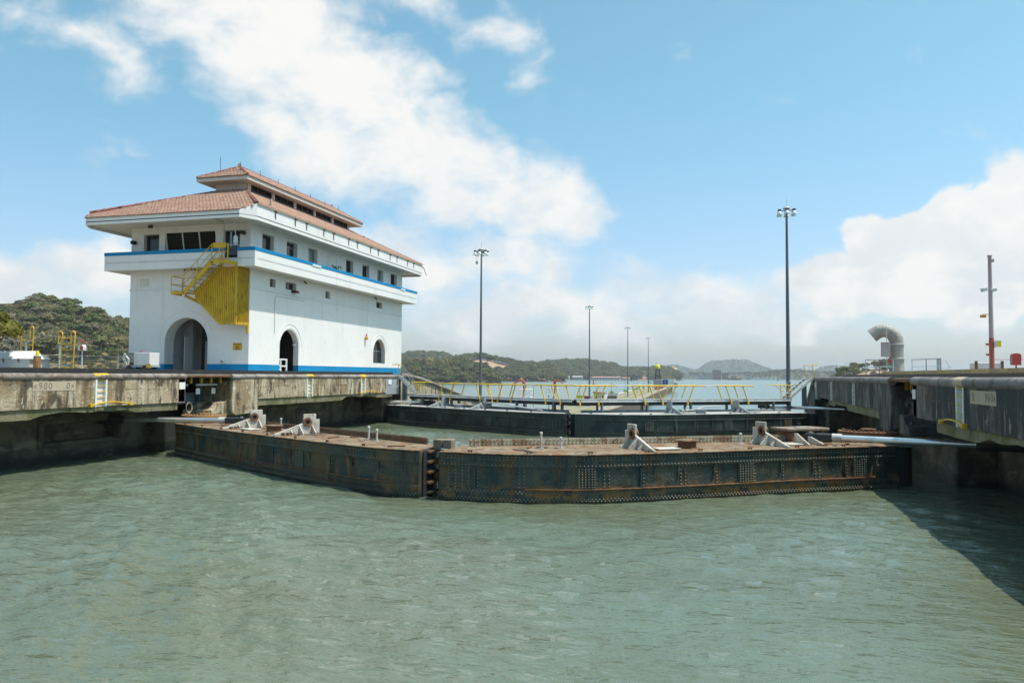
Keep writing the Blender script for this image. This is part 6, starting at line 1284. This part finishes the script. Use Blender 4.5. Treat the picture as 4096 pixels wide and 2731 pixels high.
def forest(name, P_, kinds, scales, label):
    n = len(P_); me = bpy.data.meshes.new(name); me.vertices.add(n); me.vertices.foreach_set('co', np.asarray(P_, float).ravel())
    a = me.attributes.new('idx', 'INT', 'POINT'); a.data.foreach_set('value', np.asarray(kinds, np.int32))
    a = me.attributes.new('rot', 'FLOAT_VECTOR', 'POINT'); rv = np.zeros((n, 3)); rv[:, 2] = RNG.uniform(0, 6.28, n); a.data.foreach_set('vector', rv.ravel())
    a = me.attributes.new('scl', 'FLOAT_VECTOR', 'POINT'); a.data.foreach_set('vector', np.asarray(scales, float).ravel())
    o = bpy.data.objects.new(name, me); COL.objects.link(o); md = o.modifiers.new('scatter', 'NODES'); md.node_group = SG; o['kind'] = 'stuff'; o['label'] = label; o['category'] = 'forest'; return o
def pol(azd, r, z): return (r*math.sin(rad(azd)), r*math.cos(rad(azd)), z)
def hill(name, tab, D, base, wf, wb, mat, treeh=0.0, n_az=60, amp=1.0, label=None):
    """ridge of heights tab (azimuth deg, crest z incl. trees) at distance D; wf/wb front and back widths. returns height function"""
    A = np.array([t_[0] for t_ in tab]); Zc = np.array([t_[1] for t_ in tab])-treeh; azs = np.linspace(A[0], A[-1], n_az); prof = np.array([-1.0, -.8, -.55, -.3, -.12, 0, .25, .6, 1.0])
    rr = np.random.default_rng(int(D)); ph = rr.uniform(0, 6.28, 6)
    def H(azd, t_):
        zc = np.interp(azd, A, Zc); s_ = np.cos(np.clip(np.abs(t_), 0, 1)*np.pi/2)**1.25
        wob = amp*(np.sin(azd*2.1+ph[0]+t_*3)+.6*np.sin(azd*5.3+ph[1]-t_*5))*(1-np.abs(t_))*np.minimum(1, np.abs(t_)*6)
        return base+np.maximum(0, zc-base)*s_+wob*.0+np.where(np.abs(t_) < .999, 0, -2.0)
    V = []; 
    for a in azs:
        for p in prof: r = D+(p*wf if p < 0 else p*wb); V.append(pol(a, r, float(H(a, p))))
    k = len(prof); F = [(i*k+j, i*k+j+1, (i+1)*k+j+1, (i+1)*k+j) for i in range(len(azs)-1) for j in range(k-1)]
    me = bpy.data.meshes.new(name); me.from_pydata(V, [], F); me.polygons.foreach_set('use_smooth', [True]*len(F)); me.materials.append(M[mat]); o = bpy.data.objects.new(name, me); COL.objects.link(o); struct(o); 
    bm = bmesh.new(); bm.from_mesh(me); bmesh.ops.recalc_face_normals(bm, faces=bm.faces); bm.to_mesh(me); bm.free()
    return H, A[0], A[-1]
def plant(fname, hl, D, wf, n, kinds, wts, smin, smax, label, t0=-1.0, t1=.25, skip=None, base=None):
    H, a0, a1 = hl; P_, K, S_ = [], [], []
    while len(P_) < n:
        a = RNG.uniform(a0, a1); t_ = RNG.uniform(t0, t1); r = D+t_*wf
        if skip and skip(a, t_): continue
        z = float(H(a, t_)); k = RNG.choice(len(kinds), p=wts); P_.append(pol(a, r, z-.5)); K.append(RNG.choice(KIND[kinds[k]])); s_ = RNG.uniform(smin, smax); S_.append((s_*RNG.uniform(.85, 1.2), s_*RNG.uniform(.85, 1.2), s_*RNG.uniform(.85, 1.1)))
    return forest(fname, P_, K, S_, label)
# left bank hill
TL0 = [(-58, 20), (-51.31, 21.8), (-48.81, 23.9), (-48.04, 25.3), (-47.38, 27.2), (-46.71, 27.7), (-46.16, 27.4), (-45.47, 27.1), (-44.91, 27.7), (-44.62, 26.2), (-43.9, 24.7), (-43.18, 24.5), (-42.73, 22.8), (-42.14, 22.3), (-41.61, 21.1), (-40.31, 17.7), (-37.95, 12.9), (-35.52, 8.9), (-33, 4)]
TL = [(a, 4.2+(z-4.2)*760/280) for a, z in TL0]
h = hill('hill', TL, 760, 2.0, 300, 300, 'grass_dry', treeh=13)
plant('forest', h, 760, 300, 1900, ['dry', 'green', 'bare'], [.54, .26, .20], .50, 1.45, 'mixed dry and green wood covering the left hill', t0=-.86, t1=.3)
plant('scrub', h, 760, 300, 420, ['dry', 'green', 'bare'], [.6, .15, .25], .25, .5, 'low dry scrub at the foot of the left hill', t0=-1.0, t1=-.8)
m = MB(); m.add([(-49, -60, 4.0), (-49, 120, 4.0), (-400, 700, 2.6), (-900, 500, 2.6), (-700, -60, 2.0)], [(0, 1, 2, 3, 4)]); struct(m.build('bank', 'grass_dry'))
# single trees that stand out on the left hill
def solo(kind_name, azd, r, z, s_, label, cat, crown, trunk, seed, leaf, nl=600, bare=False, H_=9, R_=4.2):
    rn = np.random.default_rng(seed); p = pol(azd, r, z); t = thing(kind_name, p, label, cat); me = tree_mesh(kind_name, rn, H_*s_, R_*s_, nl, .4*s_, leaf, 'bark_pale' if bare else 'bark_dark', .55, bare=bare)
    for nm, mi in ((trunk, 0), (crown, 1)):
        bm = bmesh.new(); bm.from_mesh(me); bmesh.ops.delete(bm, geom=[f for f in bm.faces if f.material_index != mi], context='FACES'); m2 = bpy.data.meshes.new(nm); bm.to_mesh(m2); bm.free(); m2.materials.append(me.materials[0]); m2.materials.append(me.materials[1])
        if len(m2.polygons): o = bpy.data.objects.new(nm, m2); COL.objects.link(o); o.parent = t
    return t
solo('bare_tree', -48.0, 480, 4.0, 2.5, 'tall grey leafless tree at foot of left hill', 'tree', 'crown', 'trunk', 3, 'leaf_dry', 40, True)
solo('bare_tree', -45.0, 620, 26, 2.0, 'smaller grey leafless tree midway up the left hill', 'tree', 'crown', 'trunk', 5, 'leaf_dry', 40, True)
solo('flat_topped_tree', -44.75, 757, 54, 1.5, 'flat-topped tree breaking the skyline of the left hill', 'tree', 'crown', 'trunk', 6, 'leaf_dry', 900)
solo('roadside_tree', -49.2, 62, 3.6, .55, 'yellow-green bush behind the ladder at the left edge', 'bush', 'crown', 'trunk', 8, 'leaf_lush', 1200, H_=8)
def palm(azd, r, z, h_, label, fr_len=2.2):
    p = Vector(pol(azd, r, z)); t = thing('palm_tree', p, label, 'palm'); m = MB(); m.tube([p, p+Z0*h_*.5+Vector((.1, 0, 0)), p+Z0*h_], .12, 7, radii=[h_*.02, h_*.015, h_*.012]); m.build('trunk', 'bark_pale', t, smooth=True)
    m = MB(); rn = random.Random(int(azd*100)); 
    for k in range(18):
        a = k*2.4; dv = Vector((math.cos(a), math.sin(a), 0)); sv = Vector((-dv.y, dv.x, 0)); up = rn.uniform(.1, 1.0); c = p+Z0*h_; pts = [c+dv*fr_len*f+Z0*fr_len*(up*f-1.0*f*f) for f in (0, .35, .7, 1.0)]
        for q0, q1, w0, w1 in zip(pts[:-1], pts[1:], (.06, .22, .18), (.22, .18, .02)):
            for s_ in (-1, 1): m.quad(q0, q1, q1+sv*s_*fr_len*w1-Z0*fr_len*w1*.5, q0+sv*s_*fr_len*w0-Z0*fr_len*w0*.5)
    m.build('crown', 'leaf_green', t)
palm(-42.2, 470, 5.0, 18, 'single palm on the left hillside close to the control house', 4.5)
palm(-43.2, 520, 9.0, 17, 'slim palm on left hillside farther from the control house', 4)
# far shores
h = hill('hill', [(-30, 24)]+[(-26.04, 24.7), (-23.22, 24.4), (-22.38, 28.9), (-20.76, 30.9), (-19.5, 28.0), (-19.24, 30.4), (-18.61, 28.2), (-17.97, 22.1), (-17.02, 20.9), (-16.71, 14.8), (-16.1, 6.2), (-15.85, -8)], 1350, -9.5, 200, 180, 'forest_floor', treeh=9)
plant('forest', h, 1350, 200, 1500, ['far', 'green', 'dry'], [.45, .35, .2], .65, 1.25, 'olive green wood on the near lake shore', t0=-.98, t1=.3)
palm(-21.2, 1195, 8, 22, 'feathery palm rising from the near shore wood, left one', 9); palm(-20.1, 1195, 7, 20, 'feathery palm rising from the near shore wood, right one', 8)
h = hill('hill', [(-30, 40), (-26.05, 52.0), (-23.22, 67.3), (-22.38, 77.7), (-21.13, 78.2), (-20.39, 78.5), (-19.74, 69.4), (-19.24, 60.3), (-18.16, 46.3), (-16, 20)], 2600, -9.5, 500, 400, 'forest_floor', treeh=14)
plant('forest', h, 2600, 500, 1000, ['far'], [1.0], 1.1, 1.8, 'hazy wooded hill behind the near shore', t0=-.75, t1=.25)
TD = [(-20.5, 20), (-19.65, 36.2), (-19.24, 49.3), (-18.93, 52.6), (-18.3, 56.0), (-17.66, 58.8), (-16.9, 55.0), (-16.4, 51.9), (-15.89, 48.1), (-15.13, 43.7), (-14.81, 40.5), (-14.17, 38.0), (-13.54, 36.1), (-12.2, 32.4), (-11.08, 0)]
h = hill('hill', TD, 2000, -9.5, 300, 300, 'bare_earth', treeh=12)
cut = lambda a, t_: -18.2 < a < -15.2 and -.74+.10*abs(a+16.6) < t_ < -.16-.10*abs(a+17)
plant('forest', h, 2000, 300, 1300, ['far'], [1.0], .8, 1.4, 'wood around the bare tan hillside cutting', t0=-1.0, t1=.2, skip=cut)
TE_ = [(-14.6, -5), (-14.06, 27.0), (-13.54, 43.8), (-12.91, 47.4), (-12.27, 56.4), (-11.33, 59.2), (-10.38, 61.1), (-9.44, 62.1), (-9.16, 58.7), (-8.4, 51.8), (-7.47, 46.7), (-7.1, 38.1), (-6.3, 33.0), (-5.61, 36.6), (-5.14, 33.2), (-4.6, 36.7), (-4.0, 35.9), (-3.3, 28.3), (-2.86, 20.6), (-2.63, -5)]
h = hill('hill', TE_, 2850, -9.5, 330, 300, 'bare_earth', treeh=14)
plant('forest', h, 2850, 330, 2000, ['far', 'green'], [.85, .15], 1.0, 1.7, 'green wooded headland behind the red-roofed sheds', t0=-.98, t1=.2, skip=lambda a, t_: -5.35 < a < -5.02 and t_ < -.2)
TF_ = [(-6, 10), (-4.53, 34.8), (-3.88, 95.5), (-2.93, 102.4), (-2.53, 87.0), (-1.74, 58.5), (-1.35, 67.5), (-0.95, 107.4), (-0.48, 133.9), (0.22, 140.5), (1.07, 149.3), (1.99, 149.2), (2.51, 116.6), (3.27, 79.9), (3.64, 62.7), (4.38, 60.8), (5.12, 61.0), (6.43, 55.1), (6.79, 80.5), (7.29, 93.3), (8.0, 97.5), (8.42, 84.9), (9.04, 51.7), (11.09, 42.2), (20, 30), (26, 20)]
h = hill('hill', TF_, 7000, -9.5, 900, 900, 'forest_far', treeh=9, n_az=220)
plant('forest', h, 7000, 900, 3600, ['far'], [1.0], .9, 1.4, 'blue hazy wood on the distant flat-topped hill', t0=-.9, t1=.15)
TG = [(-6.5, 6), (-5.33, 13.9), (-2.69, 20.5), (-0.56, 18.8), (2.96, 24.1), (3.56, 30.9), (4.6, 37.7), (5.48, 35.7), (6.21, 30.3), (6.93, 28.3), (8.35, 28.5), (10.41, 21.5), (18, 20), (26, 18)]
h = hill('hill', TG, 3700, -9.5, 250, 300, 'forest_floor', treeh=13)
plant('forest', h, 3700, 250, 1300, ['far', 'green'], [.85, .15], .8, 1.4, 'low wooded shore under the distant hill', t0=-1.0, t1=.3, skip=lambda a, t_: -3 < a < 2.2 and t_ < -.2)
TH = [(7.4, 0), (7.92, 8.9), (8.54, 14.6), (9.0, 18.6), (9.5, 20.2), (10.1, 21.2), (10.99, 20.7), (11.87, 18.8), (12.22, 18.0), (12.53, 14.9), (12.93, 10.2), (14, 4), (20, 3), (26, 2)]
h = hill('hill', TH, 900, -9.5, 110, 100, 'bare_earth', treeh=8)
plant('forest', h, 900, 110, 420, ['green', 'far', 'dry'], [.5, .35, .15], .6, 1.0, 'fresh green wood behind the vent duct railing', t0=-1.0, t1=.3, skip=lambda a, t_: 11.6 < a < 13.2 and t_ > -.9)
# far buildings
def shed(azd, r, w, d, h_, label, roof='roof_far', wall='wall_far', z=-8.8, rise=3):
    c = Vector(pol(azd, r, z)); t = thing('waterfront_shed', c, label, 'building'); x0, x1, y0, y1 = c.x-w/2, c.x+w/2, c.y-d/2, c.y+d/2
    m = MB(); m.box(x0, x1, y0, y1, z-3, z+h_); m.build('wall', wall, t); m = MB(); m.prism([(x0-1, y0-1.5, z+h_), (x0-1, y1+1.5, z+h_), (x0-1, (y0+y1)/2, z+h_+rise)], (w+2, 0, 0)); m.build('roof', roof, t)
    n = max(2, int(w/9))
    for k in range(n): xx = x0+(k+.5)*w/n; m = MB(); m.box(xx-1.6, xx+1.6, y0-.1, y0, z+1, z+h_*.7); m.build('opening', 'dark_interior', t)
    return t
shed(-8.1, 2520, 96, 18, 8, 'long waterfront shed with pale red roof'); shed(-10.15, 2500, 30, 16, 9, 'grey-roofed waterfront shed left of the long red one', 'galvanised', 'steel_grey'); shed(-10.95, 2500, 16, 10, 8, 'small white-roofed shed at the left end of waterfront', 'canvas_white', 'wall_far'); shed(-6.6, 2520, 24, 14, 6, 'low red shed right of the long red roof'); shed(-6.0, 2560, 26, 14, 12, 'blue-roofed waterfront shed below the headland', 'blue_door', 'steel_grey')
def block(name, azd, r, w, d, h_, label, wall, storeys, bays, roof='wall_far', z=-8.5):
    c = Vector(pol(azd, r, z)); t = thing(name, c, label, 'building'); x0, x1, y0, y1 = c.x-w/2, c.x+w/2, c.y-d/2, c.y+d/2; m = MB(); m.box(x0, x1, y0, y1, z-4, z+h_); m.build('wall', wall, t); m = MB(); m.box(x0-.8, x1+.8, y0-.8, y1+.8, z+h_, z+h_+1.2); m.build('roof', roof, t)
    for i in range(storeys):
        for j in range(bays): xx = x0+(j+.5)*w/bays; zz = z+(i+.35)*h_/storeys; m = MB(); m.box(xx-w/bays*.3, xx+w/bays*.3, y0-.1, y0, zz, zz+h_/storeys*.5); m.build('window', 'window_glass', t)
    return t
block('visitor_centre', -.12, 3300, 34, 24, 38, 'brown multi-storey block below the distant flat-topped hill', 'brick_far', 4, 4, 'brick_far'); block('annexe_building', -.9, 3290, 60, 24, 16, 'pale low building left of the brown block', 'wall_far', 2, 6, 'roof_far'); block('annexe_building', .45, 3290, 26, 20, 26, 'brown lower wing right of the tall brown block', 'brick_far', 3, 3, 'brick_far'); block('control_tower', 2.05, 3250, 16, 12, 20, 'small pink-roofed tower house on far shore', 'wall_far', 2, 3, 'roof_far')
t = thing('spillway_bridge', pol(-1.75, 3350, -9), 'low grey spillway bridge on piers left of the brown block', 'bridge'); c = Vector(pol(-1.75, 3350, 0))
m = MB(); m.box(c.x-48, c.x+44, c.y-4, c.y+4, 5, 9.5); m.build('deck', 'steel_grey', t)
for k in range(7): m = MB(); xx = c.x-46+k*15; m.box(xx-1.6, xx+1.6, c.y-4, c.y+4, -12, 5); m.build('pier', 'steel_grey', t)
t = thing('far_quay', pol(3.2, 3300, -9), 'long low quay with white craft right of the brown block', 'quay'); c = Vector(pol(3.3, 3300, 0)); m = MB(); m.box(c.x-70, c.x+70, c.y-6, c.y+6, -12, -4); m.build('deck', 'wall_far', t)
for k in range(6): m = MB(); xx = c.x-50+k*17; m.prism([(xx-6, c.y-5, -4), (xx+6, c.y-5, -4), (xx+2, c.y-5, 3)], (0, 8, 0)); m.build('tent', 'canvas_white', t)
# pylons, hilltop masts, cranes, arch bridge
for i, (a, r, h_) in enumerate(((-15.2, 1880, 30), (-15.02, 1880, 30), (-12.95, 2050, 31), (-12.72, 2050, 31), (-11.9, 2300, 30), (-11.6, 2300, 30))):
    p = pol(a, r, -2); t = thing('power_pole', p, '%s slim pale power pole on the wooded far shore, counted from the left' % ORD[i], 'power pole', 'slim power poles on the far shore'); m = MB(); m.tube([p, (p[0], p[1], p[2]+h_)], .8, 5, radii=[.9, .6]); m.build('pole', 'canvas_white', t); m = MB(); m.box(p[0]-3, p[0]+3, p[1]-.3, p[1]+.3, p[2]+h_-3, p[2]+h_-2.3); m.build('crossarm', 'canvas_white', t)
for a, h_, lb in ((-.38, 40, 'leftmost thin radio mast on the distant flat-topped hill'), (.05, 30, 'middle thin radio mast on the distant flat-topped hill'), (1.35, 26, 'rightmost thin radio mast on the distant flat-topped hill')):
    p = pol(a, 6990, 125); t = thing('radio_mast', p, lb, 'radio mast'); m = MB(); m.tube([p, (p[0], p[1], p[2]+h_)], 1.2, 4, radii=[1.6, .9]); m.build('lattice', 'steel_grey', t); m = MB(); m.box(p[0]-3, p[0]+3, p[1]-1, p[1]+1, p[2]+h_*.8, p[2]+h_*.8+3); m.build('dish', 'steel_grey', t)
def crane(a, r, h_, lb, lean):
    p = Vector(pol(a, r, 0)); t = thing('port_crane', p, lb, 'crane'); 
    for dx2 in (-12, 12): m = MB(); m.bar(p+Vector((dx2, 0, 0)), p+Vector((dx2*.8, 0, h_*.6)), 5, 5, up=(0, 1, 0)); m.build('leg', 'steel_blue', t)
    m = MB(); m.bar(p+Vector((-16, 0, h_*.6)), p+Vector((16, 0, h_*.6)), 6, 6); m.build('gantry', 'steel_blue', t); m = MB(); m.bar(p+Vector((8, 0, h_*.6)), p+Vector((8+lean, 0, h_)), 5, 5, up=(0, 1, 0)); m.build('boom', 'steel_blue', t)
for i, a in enumerate((8.28, 8.42, 8.56)): crane(a, 8600, 150+i*10, ('first', 'second', 'third')[i]+' of three hazy port cranes left of the green wood, counted from left', 18)
crane(14.6, 8600, 175, 'hazy port crane with leaning boom right of the vent duct', -40)
t = thing('arch_bridge', pol(13.9, 8700, 0), 'faint steel arch bridge on the horizon right of vent duct', 'bridge'); c = Vector(pol(13.9, 8700, 0)); m = MB(); n = 16
pts = [c+Vector((-190+380*k/n, 0, 55+48*math.sin(math.pi*k/n))) for k in range(n+1)]; m.tube(pts, 3.2, 5); m.build('arch', 'steel_blue', t); m = MB(); m.bar(c+Vector((-320, 0, 62)), c+Vector((320, 0, 62)), 8, 5); m.build('deck', 'steel_blue', t)
for k in range(1, n): m = MB(); q = pts[k]; m.tube([(q.x, q.y, 62), (q.x, q.y, q.z)], .9, 4); m.build('hanger', 'steel_blue', t)
# ------------------------------------------------------------------ haze
m = MB(); m.box(-12600, 12600, -3600, 13000, -16, 186); hz_ = m.build('haze', 'wall_far'); hz_.data.materials.clear(); hz_['kind'] = 'stuff'; hz_['label'] = 'pale humid air over the lake and far hills'
hm = bpy.data.materials.new('haze_air'); hm.use_nodes = True; T = NT(hm.node_tree); T.n.clear(); vo = T.add('ShaderNodeVolumePrincipled'); vo.inputs['Color'].default_value = (.86, .92, 1.0, 1); vo.inputs['Density'].default_value = HAZE; vo.inputs['Anisotropy'].default_value = .3
oo = T.add('ShaderNodeOutputMaterial'); T.l.new(vo.outputs[0], oo.inputs['Volume']); hz_.data.materials.append(hm)
